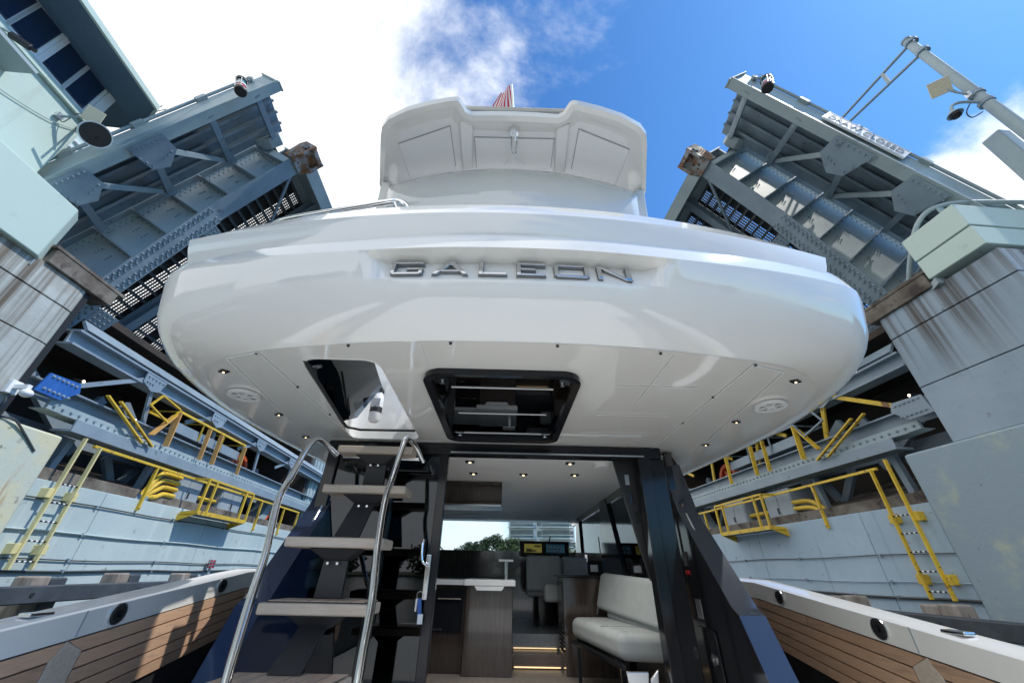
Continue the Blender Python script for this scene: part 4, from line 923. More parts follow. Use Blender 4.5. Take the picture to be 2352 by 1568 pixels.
# ---- hard top over the flybridge
HZ = 3.06; HS = HZ/2.7
hp = [(-1.115,2.27),(-1.12,1.98),(-1.0,1.58),(-.965,1.50),(-.90,1.44),(-.75,1.375),(-.6,1.335),(-.45,1.305),(-.39,1.300),(-.365,1.315),(-.33,1.38),(-.30,1.395),(-.15,1.388),(0,1.386)]
hp = hp+[(-x, y) for x, y in hp[-2::-1]]
hp = [((x+.0)*HS, y*HS) for x, y in hp]
ins = []
cxy = (0, 1.9*HS)
def inset(poly, d):
    n = len(poly); o = []
    for i in range(n):
        a, b, c = V((*poly[i-1],0)), V((*poly[i],0)), V((*poly[(i+1) % n],0))
        t1 = (b-a).normalized(); t2 = (c-b).normalized(); nn = V((t1.y,-t1.x,0))+V((t2.y,-t2.x,0))
        nn = nn.normalized() if nn.length > 1e-6 else V((0,0,0)); o.append((b.x-nn.x*d, b.y-nn.y*d))
    return o
sgn_area = sum(hp[i-1][0]*hp[i][1]-hp[i][0]*hp[i-1][1] for i in range(len(hp)))
dd = 1 if sgn_area > 0 else -1
rowsH = [(0.16,HZ+.088),(.06,HZ+.085),(.012,HZ+.045),(.02,HZ),(.06,HZ-.004),(.085,HZ+.012),(.13,HZ+.05),(.17,HZ+.062)]
hl = [[(x, y, z_) for x, y in inset(hp, dd*d)] for d, z_ in rowsH]
ht = Y(MB().loft(hl, close_u=True), 'hard_top', gelcoat, smooth=38)
inn = inset(hp, dd*.17)
m_ = MB().prism([(x, y, HZ+.062) for x, y in inn], (0,0,.02)); Y(m_, 'hard_top_liner', gelmatt, ht)
m_ = MB().prism([(x, y, HZ+.088) for x, y in inset(hp, dd*.14)], (0,0,.03)); Y(m_, 'hard_top_roof', gelcoat, ht)
# the three shallow panels with dark seams, and the hollows between the lobes
for q in ([(-.84,1.575),(-.445,1.435),(-.44,1.74),(-.81,1.87)], [(-.285,1.51),(.285,1.505),(.285,1.73),(-.285,1.745)], [(.84,1.565),(.445,1.43),(.44,1.735),(.81,1.86)]):
    q = [V((x*HZ/2.6*1.01, y*HZ/2.6*1.015, 0)) for x, y in q]; c = sum(q, V((0,0,0)))/4
    Y(MB().prism([(p.x,p.y,HZ+.054) for p in q], (0,0,.01)), 'seam', greyc, ht)
    Y(MB().prism([(c.x+(p.x-c.x)*.985, c.y+(p.y-c.y)*.98, HZ+.046) for p in q], (0,0,.014)), 'liner_panel', gelmatt, ht, bevel=.004)
for sx in (-1, 1): Y(MB().prism([(sx*.395*HS,1.46*HS,HZ+.056),(sx*.30*HS,1.50*HS,HZ+.056),(sx*.33*HS,1.86*HS,HZ+.056),(sx*.41*HS,1.86*HS,HZ+.056)], (0,0,-.035)), 'liner_rib', gelmatt, ht, bevel=.03, seg=3)
# curved arch panel hanging below its forward part
arch = []
for z_, dy in ((3.03,0),(2.97,-.015),(2.72,.02),(2.62,.05),(2.35,.18)):
    arch.append([V((1.12*q, 2.06+dy+.17*q*q, z_-.03*q*q)) for q in [i/16-1 for i in range(33)]])
Y(MB().loft(arch), 'arch_panel', gelcoat, smooth=40, solid=.05)
for sx in (-1, 1): Y(MB().prism([(sx*1.12,2.2,3.05),(sx*1.22,2.2,3.05),(sx*1.35,2.7,1.5),(sx*1.25,2.7,1.5)], (0,.25,0)), 'arch_leg', gelcoat, bevel=.02)
c = V((.0, 1.735, HZ+.05)); 
pl = Y(MB().cyl(c, c-V((0,0,.05)), .045, 18, .038), 'light_fitting', gelmatt, smooth=40)
Y(MB().ring(c-V((0,0,.052)), (0,0,1), .018, .03, .01, 16), 'chrome_ring', chrome, pl, smooth=40)
Y(MB().tube(crom([c+V((-.02,.02,-.04)),c+V((-.02,.08,-.14)),c+V((0,.1,-.17)),c+V((.02,.08,-.14)),c+V((.02,.02,-.04))],6), .007, 6), 'shackle', chrome, smooth=50)
for dx in (-.07, .08): Y(MB().tube([c+V((0,.1,-.17)), c+V((dx*.6,.20,-.09)), c+V((dx*1.1,.30,-.01))], .004, 5), 'halyard', white_sign)
# chrome rail on the flybridge side and its dark twin
def fb(px): return crom([un(FB, x, y, 'y', d) for x, y, d in px], 6)
Y(MB().tube(fb([(622,530,2.05),(630,515,2.02),(660,503,1.95),(760,486,1.85),(880,466,1.78),(912,463,1.78),(930,470,1.78),(940,484,1.78)]), .022, 8), 'flybridge_rail', chrome, smooth=50)
Y(MB().tube(fb([(628,528,2.05),(700,512,1.95),(780,499,1.87),(850,488,1.82)]), .014, 8), 'flybridge_rail', chrome, smooth=50)
for px in ([(752,488,1.86),(764,505,1.84)], [(905,464,1.78),(915,486,1.77)], [(640,508,1.98),(650,528,1.98)]): Y(MB().tube(fb(px), .013, 8), 'rail_post', chrome, smooth=50)
Y(MB().tube(crom([(.95,1.58,1.79),(1.4,1.66,1.79),(1.8,1.75,1.78),(2.03,1.95,1.75)],6), .02, 8), 'cushion_edge', blackm, smooth=50)

# ---- flag on its staff behind the hard top
fg = thing(FB, 'flag', 'red and white striped flag flying above the hard top', 'flag', (0.0, 1.62, 3.3))
fm = bpy.data.materials.new('striped_cloth'); fm.use_nodes = True; _t = fm.node_tree; _b = _t.nodes['Principled BSDF']; _b.inputs['Roughness'].default_value = .8
uvn = _t.nodes.new('ShaderNodeUVMap'); sp_ = _t.nodes.new('ShaderNodeSeparateXYZ'); _t.links.new(uvn.outputs[0], sp_.inputs[0])
m1 = _t.nodes.new('ShaderNodeMath'); m1.operation = 'MULTIPLY'; m1.inputs[1].default_value = 6.5; _t.links.new(sp_.outputs[1], m1.inputs[0])
m2 = _t.nodes.new('ShaderNodeMath'); m2.operation = 'FRACT'; _t.links.new(m1.outputs[0], m2.inputs[0])
m3 = _t.nodes.new('ShaderNodeMath'); m3.operation = 'LESS_THAN'; m3.inputs[1].default_value = .5; _t.links.new(m2.outputs[0], m3.inputs[0])
mxf = _t.nodes.new('ShaderNodeMix'); mxf.data_type = 'RGBA'; mxf.inputs[6].default_value = (.75,.75,.76,1); mxf.inputs[7].default_value = (.55,.02,.04,1); _t.links.new(m3.outputs[0], mxf.inputs[0]); _t.links.new(mxf.outputs[2], _b.inputs['Base Color'])
TRp, BRp, BLp, TLp = (un(FB, px, py, 'y', yy) for px, py, yy in ((1172,196,1.66),(1182,268,1.70),(1112,272,1.78),(1150,215,1.74)))
NX, NY = 18, 14; vs_, fs_, uv_ = [], [], []
for j in range(NY+1):
    for i in range(NX+1):
        a, b = i/NX, j/NY
        p = (BRp.lerp(TRp, b)).lerp(BLp.lerp(TLp, b), a)
        p = p+V((.006*math.sin(a*9+b*4), .016*math.sin(a*7+b*3), .004*math.sin(a*9))); vs_.append(p); uv_.append((b, a))
for j in range(NY):
    for i in range(NX): q = j*(NX+1)+i; fs_.append((q, q+1, q+NX+2, q+NX+1))
m_ = MB(); m_.v = vs_; m_.f = fs_
fo = build(m_, 'cloth', fm, fg, smooth=80, norm=False)
ul = fo.data.uv_layers.new()
for lp_ in fo.data.loops: ul.data[lp_.index].uv = uv_[lp_.vertex_index]
build(MB().cyl(BRp+V((.012,.0,-.35)), TRp+V((.012,0,.01)), .010, 10), 'staff', white_sign, fg, smooth=50)

# ---- stair to the flybridge
teak = material('weathered_teak', (.42,.31,.24), .55, col2=(.50,.385,.305), nscale=2.5, stretch=(22,1.6,22), mix=(.3,.7), spot=(.33,.24,.18), spot_scale=3, spot_amt=(.55,.75), bump=.2, bscale=60, objvar=.12)
teak_x = material('weathered_teak_cross', (.41,.345,.28), .55, col2=(.51,.435,.36), nscale=2.5, stretch=(1.6,22,22), mix=(.3,.7), bump=.2, bscale=60)
TRD = [(3.02,.84,.60,.16),(2.98,.535,.62,.22),(2.68,.165,.62,.24),(2.62,-.175,.63,.26),(2.30,-.475,.64,.28)]
xs = -1.045
for k, (y0, z0, w, dep) in enumerate(TRD):
    xx = xs-.01*k
    t = Y(MB().box(xx-w/2, xx+w/2, y0, y0+dep, z0-.062, z0-.004), 'stair_tread', teak_x, bevel=.012, seg=3)
    n = 7
    if k >= 3:
        Y(MB().box(xx-w/2+.03, xx+w/2-.03, y0+.03, y0+dep-.02, z0-.004, z0+.002), 'caulking', caulk, t)
        for q in range(n):
            a = xx-w/2+.035+(w-.07)*q/n; Y(MB().prism([(a+.003,y0+.035,z0+.002),(a+(w-.07)/n-.003,y0+.035,z0+.002),(a+(w-.07)/n-.003+.02,y0+dep-.03,z0+.002),(a+.003+.02,y0+dep-.03,z0+.002)], (0,0,.005)), 'slat', teak, t)
    # bracket under the tread and spine plate down to the next
    br = Y(MB().prism([(xx-.17,y0+.04,z0-.063),(xx+.17,y0+.04,z0-.063),(xx+.07,y0+.09,z0-.13),(xx-.07,y0+.09,z0-.13)], (0,.10,0)), 'tread_bracket', blackm, bevel=.01)
    for bx in (-.03, .03): Y(MB().cyl((xx+bx,y0+.05,z0-.145),(xx+bx,y0+.10,z0-.145),.008,10), 'bolt', satin, br, smooth=40)
    if k < 4:
        y2, z2 = TRD[k+1][0], TRD[k+1][1]
        Y(MB().prism([(xx-.075,y0+.10,z0-.09),(xx+.075,y0+.10,z0-.09),(xx-.01+.085,y2+.18,z2+.01),(xx-.01-.085,y2+.18,z2+.01)], (0,.03,0)), 'stair_spine', blackm, bevel=.004)
    else: Y(MB().box(xx-.09,xx+.09,y0+.1,y0+.14,-1.0,z0-.08), 'stair_spine', blackm)
def rail(px, r=.022, **k):
    pts = [un(FB, x, y, 'y', d) for x, y, d in px]; return Y(MB().tube(crom(pts, 6), r, 10), 'stair_handrail', chrome, smooth=60)
rail([(775,1045,3.22),(748,1020,3.12),(727,1008,3.0),(705,1030,2.92),(668,1095,2.80),(638,1150,2.74),(610,1270,2.60),(577,1370,2.48),(535,1510,2.28),(515,1580,2.20)])
rail([(972,1060,3.22),(952,1022,3.10),(934,1007,2.98),(922,1035,2.92),(902,1095,2.80),(884,1150,2.74),(868,1250,2.60),(856,1370,2.45),(835,1490,2.28),(820,1580,2.18)])
Y(MB().tube([un(FB,790,1048,'y',3.25),un(FB,970,1056,'y',3.25)], .016, 8), 'rail_crossbar', chrome, smooth=50)

# ---- saloon aft bulkhead: black frame, glass wall and open doorway
YD = 3.47
fr_ = Y(MB().box(-1.62, 1.42, YD-.03, YD+.10, .895, .99).box(-1.62,-1.52,YD,YD+.08,-1,.9).box(-1.04,-.97,YD-.01,YD+.08,-1,.9).box(-.60,-.525,YD+.02,YD+.09,-1,.9).box(1.20,1.30,YD-.03,YD+.10,-1.0,.9).box(1.30,1.44,YD,YD+.08,-1.0,.9), 'door_frame', black, bevel=.006)
for k, (y0, z0) in enumerate(((YD-.05,.90),(YD-.02,.94))): Y(MB().box(-.5,1.25,y0-.004,y0+.004,z0,z0+.012), 'track', satin, fr_)
Y(MB().box(-1.52,-1.04,YD+.03,YD+.045,-1.0,.9), 'fixed_pane', tealglass)
gd = Y(MB().box(-.97,-.60,YD+.03,YD+.045,-1.0,.895), 'glass_door', tealglass)
Y(MB().box(-.602,-.525,YD-.03,YD-.005,-.36,-.12) if False else MB().box(-.615,-.575,YD-.012,YD-.002,-.20,.10), 'lock_plate', chrome, gd, bevel=.01)
Y(MB().tube(crom([(-.60,YD-.02,.03),(-.605,YD-.06,.03),(-.635,YD-.075,.06),(-.645,YD-.07,.17),(-.640,YD-.06,.20)],5), .011, 8), 'handle', chrome, gd, smooth=50)
ky = thing(FB, 'key_ring', 'bunch of keys with a blue and white tag in the door lock', 'keys', (-.62, YD-.03, -.18))
build(MB().ring((-.625,YD-.03,-.17),(0,1,0),.022,.026,.004,18), 'ring', chrome, ky); build(MB().prism([(-.64,YD-.035,-.19),(-.612,YD-.035,-.19),(-.595,YD-.035,-.30),(-.625,YD-.035,-.31)], (0,.006,0)), 'blue_tag', bluep, ky)
build(MB().box(-.622,-.585,YD-.04,YD-.034,-.345,-.285), 'white_tag', white_sign, ky); build(MB().box(-.652,-.640,YD-.035,YD-.032,-.27,-.19), 'key', satin, ky)
# quarter mouldings on both sides: navy body with bright edge
for sx in (-1, 1):
    pr = [(3.75,1.0),(3.66,.9),(3.50,.46),(2.97,-.17),(2.90,-.21),(2.72,-.55),(2.45,-1.05),(3.75,-1.05)]
    x0 = sx*1.50; x1 = sx*1.66
    q = Y(MB().prism([(x0, y_, z_) for y_, z_ in pr], (x1-x0,0,0)), 'quarter_moulding', navy if sx < 0 else black, bevel=.012, seg=3)
    e = pr[1:7]
    rows = [[(x0-sx*.004, y_-.012, z_-.004), (x1+sx*.004, y_-.012, z_-.004), (x1+sx*.004, y_+.004, z_), (x0-sx*.004, y_+.004, z_)] for y_, z_ in e]
    Y(MB().loft(rows, close_u=True, caps=True), 'moulding_edge', finmet if sx > 0 else navy, q, smooth=25)
    Y(MB().tube([(x0+sx*.05,3.47,.44),(x0+sx*.05,3.12,-.06)], .012, 8), 'grab_rail', chrome, q, smooth=50)
    if sx > 0:
        for a, b in (((3.50,.40),(3.20,.03)),((3.16,-.02),(3.04,-.16))):
            Y(MB().prism([(x0+.05,a[0]-.022,a[1]),(x0+.11,a[0]-.022,a[1]),(x0+.11,b[0]-.022,b[1]),(x0+.05,b[0]-.022,b[1])], (0,-.006,.004)), 'air_slot', caulk, q)
        Y(MB().prism([(x0-.006,y_,z_) for y_, z_ in rrect(3.25,3.58,-.82,-.33,.03,3)], (-.012,0,0)), 'locker_door', black, q, bevel=.004)
        Y(MB().ring((x0-.018,3.33,-.50),(-1,0,0),.018,.034,.008,20), 'latch', chrome, q, smooth=40)
        Y(MB().box(x0-.004,x0,3.42,3.50,-.28,-.16), 'maker_plate', satin, q)
        Y(MB().box(x0-.01,x0,3.50,3.56,.06,.16), 'switch_panel', blackm, q); Y(MB().box(x0-.012,x0-.002,3.50,3.56,-.0,.03), 'warning_label', red, q)
        for k in range(3): Y(MB().cyl((x0-.01,3.515+.015*k,.11),(x0-.022,3.515+.015*k,.11),.006,8), 'toggle', chrome, q)
# ---- bulwarks with teak planking, one each side
def zt(y): return -.26+(y-2.1)*.1255 if y < 3.93 else -.03
for sx in (-1, 1):
    path = [(2.2, y) for y in (-1.2,-.5,.2,.9,1.5,2.0,2.46,2.9,3.3,3.6,3.85)]+[(2.17,4.02),(2.08,4.18),(1.95,4.28),(1.78,4.33)]
    ys_ = [p[1] for p in path]
    def zz_(y): return -.26+(min(y, 3.93)-2.1)*.1255 if y > 0.9 else -.41
    rows = []
    for x, y in path:
        nx = 0.0; d = .15
        ox, oy = (x+d, y) if y < 3.9 else (x+.11, y+.12)
        z_ = zz_(y); za = z_-.125
        rows.append([(sx*x, y, za), (sx*x, y, z_-.012), (sx*(x+(ox-x)*.1), y+(oy-y)*.1, z_), (sx*(x+(ox-x)*.9), y+(oy-y)*.9, z_+.012), (sx*ox, oy, z_-.02), (sx*(ox+.02), oy, z_-.5), (sx*ox, oy, -1.2)])
    bw = Y(MB().loft(rows), 'bulwark', gelcoat, smooth=35)
    Y(MB().loft([[(sx*(x+.012), y, zz_(y)-.12), (sx*(x+.012), y, -1.1)] for x, y in path]), 'bulwark_liner', blackm, bw)
    # planks: top edge follows the cap, lower edges fan slightly
    def edge(y, f): 
        t_ = zz_(y)-.128; b_ = (-.46+(y-3.9)*.165) if y > 2 else -.77+.05*(y-2)
        return t_+(b_-t_)*f
    def plank(ya_, yb_, f0, f1, taper=0, sa=(0,0), sb=(0,0)):
        n = 6; m_ = MB(); r_ = []
        for k in range(n+1):
            w_ = k/n; yt = ya_+sa[0]+(yb_+sb[0]-ya_-sa[0])*w_; yb2 = ya_+sa[1]+(yb_+sb[1]-ya_-sa[1])*w_
            X_ = lambda y: 2.2-.9*(y-3.85)**1.6 if y > 3.85 else 2.2
            g0 = f0+taper*w_; xt, xb = X_(yt), X_(yb2)
            r_.append([(sx*(xt+.010), yt, edge(yt, g0)-.004), (sx*(xt-.006), yt, edge(yt, g0)-.004), (sx*(xb-.006), yb2, edge(yb2, f1)+.004), (sx*(xb+.010), yb2, edge(yb2, f1)+.004)])
        Y(m_.loft(r_, close_u=True, caps=True), 'plank', teak_p, bw)
    teak_p = teak_plank if 'teak_plank' in globals() else None
    if teak_p is None:
        teak_plank = material('teak_planking', (.47,.285,.18), .5, col2=(.56,.37,.25), nscale=2.2, stretch=(14,1.3,14), mix=(.3,.7), spot=(.34,.215,.145), spot_scale=2.2, spot_amt=(.5,.75), bump=.25, bscale=60, objvar=.16); teak_p = teak_plank
    NP = 5
    for k in range(NP):
        f0, f1 = k/NP, (k+1)/NP
        cuts = {0:[2.56,3.30,4.15],1:[2.56,4.15],2:[2.56,4.12],3:[2.56,4.1],4:[2.56,3.25,4.05]}[k]
        pe = lambda f: (2.464+.10*f/.16 if f < .16 else 2.564-.022*(f-.16)/.84)          # edges of the joint post
        pa = lambda f: (2.448-.045*f/.18 if f < .18 else 2.403-.010*(f-.18)/.82)
        for i_, (a, b) in enumerate(zip(cuts, cuts[1:])):
            plank(a, b, f0, f1, 0, (pe(f0)-a, pe(f1)-a) if i_ == 0 else (.006, .006))
        plank(.6, 2.35, f0, f1, 0, (0,0), (pa(f0)-2.35, pa(f1)-2.35))
    Y(MB().prism([(sx*2.192,2.455,edge(2.45,0)),(sx*2.192,2.56,edge(2.5,.16)),(sx*2.192,2.535,edge(2.5,1)),(sx*2.192,2.40,edge(2.4,1)),(sx*2.192,2.41,edge(2.4,.18))], (sx*.015,0,0)), 'joint_post', teak_x, bw, bevel=.004)
    Y(MB().box(*sorted((sx*2.196, sx*2.199)), 2.485, 2.491, zz_(2.5)-.12, zz_(2.5)-.01), 'panel_joint', greyc, bw)
    for y0 in (2.68, 3.54):
        c = V((sx*2.2, y0, zz_(y0)-.062)); nn = V((-sx,0,0))
        rg = Y(MB().ring(c, nn, .040, .052, .012, 24), 'hawse_ring', satin, bw, smooth=40); Y(MB().ring(c+nn*.003, nn, .018, .041, .014, 24), 'rubber_ring', caulk, bw, smooth=40); Y(MB().cyl(c+nn*.001, c+nn*.005, .018, 16), 'hole', black, bw)
    pc_ = V((sx*2.27, 2.30, zz_(2.3)+.004)); Y(MB().box(pc_.x-.03, pc_.x+.03, pc_.y-.06, pc_.y+.06, pc_.z, pc_.z+.018), 'pop_up_cleat', chrome, bw, bevel=.006)
# ---- hull, decks
deckm = material('pale_grey_deck', (.74,.73,.69), .6, col2=(.70,.69,.65), nscale=2, stretch=(8,1,1))
hull = []
for y, w, zb in ((-3.4,2.2,-1.08),(-1.3,2.25,-1.0),(0,2.28,-.9),(2,2.34,-.5),(4.5,2.3,-.2),(7,2.1,0.0),(9,1.7,.15),(11,1.0,.3),(12.6,.05,.4)):
    hull.append([(-w,y,zb),(-w*.97,y,-1.2),(-w*.8,y,-EYE-.05),(0,y,-EYE-.6),(w*.8,y,-EYE-.05),(w*.97,y,-1.2),(w,y,zb)])
Y(MB().loft(hull), 'hull', gelcoat, smooth=45)
Y(MB().prism([(-2.18,-3.2,-1.06),(2.18,-3.2,-1.06),(2.18,3.5,-1.06),(-2.18,3.5,-1.06)], (0,0,.05)), 'cockpit_deck', deckm)
Y(MB().prism([(-2.25,4.3,-.30),(-1.6,4.3,-.30),(-1.5,9.3,.1),(-1.65,9.0,.1),(-2.05,7,-.05)], (0,0,.05)), 'side_deck', gelcoat); Y(MB().prism([(2.25,4.3,-.30),(1.6,4.3,-.30),(1.5,9.3,.1),(1.65,9.0,.1),(2.05,7,-.05)], (0,0,.05)), 'side_deck', gelcoat)
Y(MB().prism([(-1.5,9.2,.05),(1.5,9.2,.05),(1.0,11,.27),(.05,12.5,.38),(-.05,12.5,.38),(-1.0,11,.27)], (0,0,.05)), 'foredeck', gelcoat)
# ---- saloon: floor, headliner, walls
Y(MB().box(-1.5,1.5,3.5,6.3,-1.06,-1.0), 'saloon_floor', floorm)
Y(MB().box(-1.5,1.5,3.60,4.72,.93,.97), 'headliner', head_liner); Y(MB().box(-1.5,1.5,4.72,9.3,.955,.99), 'headliner', head_liner)
Y(MB().prism([(-1.52,8.2,.95),(1.5,8.2,.95),(1.5,9.25,.93),(-1.52,9.25,.93)], (0,0,.03)), 'windshield_header', head_liner)
ls = Y(MB().box(-1.56,-1.5,3.55,9.2,-1.0,-.06).box(-1.56,-1.5,3.55,9.2,.86,.98), 'saloon_side', darkwood)
for y0 in (3.6, 5.2, 7.0, 8.8): Y(MB().box(-1.57,-1.49,y0,y0+.35,-.06,.86), 'window_pillar', black, ls)
Y(MB().box(-1.535,-1.53,3.9,9.0,-.06,.86), 'side_window', sidegl, ls)
floor2 = material('blue_grey_floor', (.20,.22,.235), .3, col2=(.25,.27,.285), nscale=3, stretch=(14,1.2,14))
led_on = material('warm_led_strip', (1,.8,.5), .4, emit=(1,.70,.36), estr=.8)
for k, (y0, z0) in enumerate(((5.85,-.86),(6.2,-.70))):
    s_ = Y(MB().box(.14,1.0,y0,y0+.36,-.995,z0) if k == 0 else MB().box(.14,1.45,y0,9.3,z0-.16,z0), 'saloon_step', stepwood if k == 0 else floor2, bevel=.006)
    Y(MB().box(.16,.72,y0-.008,y0-.001,(-.985 if k == 0 else -.852),(-.972 if k == 0 else -.842)), 'led_strip', led_on)
Y(MB().box(-1.5,.14,6.9,9.3,-.86,-.4), 'galley_base', darkwood)
# headliner spots
for x0, y0 in ((-.36,3.84),(.64,3.81),(-.36,4.37),(.2,4.37),(.77,4.33)):
    d = Y(MB().box(x0-.045,x0+.045,y0-.03,y0+.03,.918,.930), 'ceiling_spot', black); Y(MB().cyl((x0,y0,.918),(x0,y0,.912),.013,10), 'led', spot_on, d)
    ld_ = bpy.data.lights.new('ceiling_spot_light', 'SPOT'); ld_.energy = 19; ld_.spot_size = math.radians(130); ld_.spot_blend = .8; ld_.shadow_soft_size = .02; ld_.color = (1, .95, .88)
    lo_ = bpy.data.objects.new('ceiling_spot_light', ld_); SC.collection.objects.link(lo_); lo_.parent = d; lo_.location = V((x0, y0, .905))-BASE[d]
Y(MB().cyl((.97,3.85,.93),(.97,3.85,.895),.085,24), 'ceiling_lamp', white_sign, smooth=40)
# overhead cabinet, galley, island
oc = Y(MB().box(-.78,-.04,4.95,5.45,.69,.95), 'overhead_cabinet', darkwood, bevel=.006); Y(MB().box(-.78,-.05,4.97,5.4,.672,.688), 'cabinet_trim', satin, oc)
isl = Y(MB().box(-.44,.125,5.43,6.0,-1.0,-.165), 'galley_island', darkwood, bevel=.008)
Y(MB().box(-.47,.155,5.38,6.2,-.162,-.095), 'worktop', white_sign, isl, bevel=.012); Y(MB().prism([(-.34,5.375,-.163),(.02,5.375,-.163),(-.01,5.375,-.205),(-.31,5.375,-.205)], (0,.05,0)), 'worktop_pull', white_sign, isl)
Y(MB().box(.02,.06,5.62,5.66,-.095,.10), 'tap_column', chrome, isl, bevel=.006); Y(MB().box(-.06,.13,5.58,5.70,.10,.125), 'tap_shelf', white_sign, isl, bevel=.006)
gb = Y(MB().box(-1.45,-.45,5.55,6.1,-1.0,-.16), 'galley_cabinet', darkwood, bevel=.006); Y(MB().box(-1.45,-.44,5.5,6.15,-.158,-.105), 'galley_worktop', white_sign, gb)
ov = Y(MB().box(-.82,-.47,5.525,5.55,-.62,-.20), 'oven', black, bevel=.006); Y(MB().tube([(-.78,5.50,-.30),(-.50,5.50,-.30)], .009, 8), 'oven_handle', chrome, ov, smooth=40); Y(MB().box(-.70,-.58,5.522,5.526,-.55,-.36), 'oven_window', black, ov)
tm = text_mesh('SAMSUNG', .022); tm.v = [V((-.755+v.x, 5.518-v.z*.3, -.60+v.y)) for v in tm.v]; Y(tm, 'oven_lettering', satin, ov, norm=False)
Y(MB().box(-1.45,.12,6.85,6.9,-.35,.26), 'galley_backboard', darkwood)
# dashboard, windshield and its frame
Y(MB().prism([(-1.5,7.9,.28),(1.5,7.9,.28),(1.5,9.2,.33),(-1.5,9.2,.33)], (0,0,.03)), 'dashboard', darkwood)
Y(MB().box(-1.5,1.5,7.92,7.97,-.8,.28), 'dashboard_front', darkwood)
ws = Y(MB().prism([(-1.45,9.25,.33),(1.45,9.25,.33),(1.4,8.9,.95),(-1.4,8.9,.95)], (0,.012,.004)), 'windshield', clearglass)
for x0 in (-1.30, .95):
    wp = Y(MB().bar((x0,9.28,.35),(x0-.34 if x0 < 0 else x0+.05,9.1,.66),.022,.02), 'wiper', blackm)
dp = Y(MB().prism([(.30,7.62,.24),(1.16,7.62,.24),(1.18,7.66,.47),(.28,7.66,.47)], (0,.08,0)), 'display_console', black, bevel=.008)
scr_y = material('chart_screen', (.22,.20,.04), .3, emit=(.50,.44,.10), estr=.16, col2=(.2,.17,.02), nscale=30); scr_b = material('gauge_screen', (.01,.04,.08), .3, emit=(.02,.07,.11), estr=.25, col2=(.1,.2,.3), nscale=60, mix=(.55,.6))
Y(MB().prism([(.37,7.625,.285),(.68,7.625,.285),(.68,7.648,.42),(.37,7.648,.42)], (0,-.006,0)), 'chart_display', scr_y, dp); Y(MB().prism([(.76,7.625,.285),(1.09,7.625,.285),(1.09,7.648,.42),(.76,7.648,.42)], (0,-.006,0)), 'gauge_display', scr_b, dp)
for a_, b_, c_, d_ in ((.40,.50,.29,.345),(.44,.58,.30,.325),(.55,.66,.37,.40)): Y(MB().box(a_,b_,7.612,7.618,c_,d_), 'chart_land', material('chart_land',(.20,.16,.05),.4), dp)
for i_ in range(6): Y(MB().box(.79+.09*(i_ % 3),.85+.09*(i_ % 3),7.612,7.618,.30+.055*(i_//3),.335+.055*(i_//3)), 'gauge_dial', greyc, dp)
Y(MB().ring((.72,7.5,.14),(0,-.8,.6),.13,.155,.02,24), 'steering_wheel', black, smooth=40)
# helm seats
def cushion(bx, name, par=ya, bev=.05, m=leather): return Y(MB().box(*bx), name, m, par, bevel=bev, seg=4)
for x0, x1 in ((.36,.90),(.94,1.36)):
    y0 = 6.75 if x0 < .5 else 7.0
    hs = cushion((x0,x1,y0-.02,y0+.14,-.26,.215), 'helm_seat'); cushion((x0+.01,x1-.01,y0+.1,y0+.6,-.33,-.16), 'seat_cushion', hs)
    Y(MB().box(x0+.22,x1-.10,y0+.3,y0+.5,-.70,-.33), 'seat_pedestal', black, hs, bevel=.01)
    Y(MB().box(x0+.04,x1-.04,y0-.026,y0-.021,-.045,-.040), 'stitched_seam', greyc, hs)
hs2 = cushion((.56,.95,6.05,6.22,-.35,-.14), 'armrest_seat'); 
# side cabinet and sofa on the right
sc2 = Y(MB().box(.74,1.46,5.50,6.05,-1.0,-.055), 'side_cabinet', darkwood, bevel=.006); Y(MB().box(.70,1.47,5.46,6.1,-.054,-.03), 'cabinet_top', black, sc2, bevel=.006)
Y(MB().box(.728,.74,5.55,5.98,-.35,-.10), 'appliance', black, sc2); 
for k in range(6): Y(MB().box(.728,.738,5.58,5.95,-.60-.04*k,-.585-.04*k), 'vent_slat', blackm, sc2)
sf = Y(MB().prism([(.78,5.25,-.62),(.98,3.95,-.62),(1.46,3.85,-.62),(1.46,5.35,-.62)], (0,0,.19)), 'sofa', leather, bevel=.07, seg=5)
Y(MB().prism([(.76,5.22,-.63),(.97,3.90,-.63),(1.0,3.88,-.63),(1.0,5.2,-.63)], (0,0,-.03)), 'sofa_rail', black, sf)
Y(MB().prism([(1.10,5.40,-.36),(1.24,5.42,-.36),(1.30,5.45,.0),(1.20,5.45,.0)], (.22,-1.45,-.05)), 'sofa_back', leather, sf, bevel=.05, seg=4)
Y(MB().prism([(1.17,5.2,-.43),(1.3,5.2,-.43),(1.3,5.2,-.33),(1.2,5.2,-.33)], (.18,-1.2,-.03)), 'lumbar_cushion', leather, sf, bevel=.04, seg=4)
seam_m = material('upholstery_seam', (.33,.36,.365), .7)
for f_ in (.33, .66): Y(MB().bar((.80+.2*f_, 5.25-1.3*f_, -.428), (1.46, 5.33-1.45*f_, -.428), .008, .008), 'seat_seam', seam_m, sf)
Y(MB().bar((.90,5.15,-.428),(1.08,4.0,-.428),.008,.008), 'seat_seam', seam_m, sf)
for x0, y0 in ((.82,5.15),(1.0,4.05),(1.4,4.0)): Y(MB().box(x0,x0+.035,y0,y0+.035,-1.0,-.62), 'sofa_leg', black, sf)
Y(MB().tube([(1.12,5.4,-.42),(1.16,5.42,-.30)], .012, 8), 'back_bracket', chrome, sf, smooth=40)
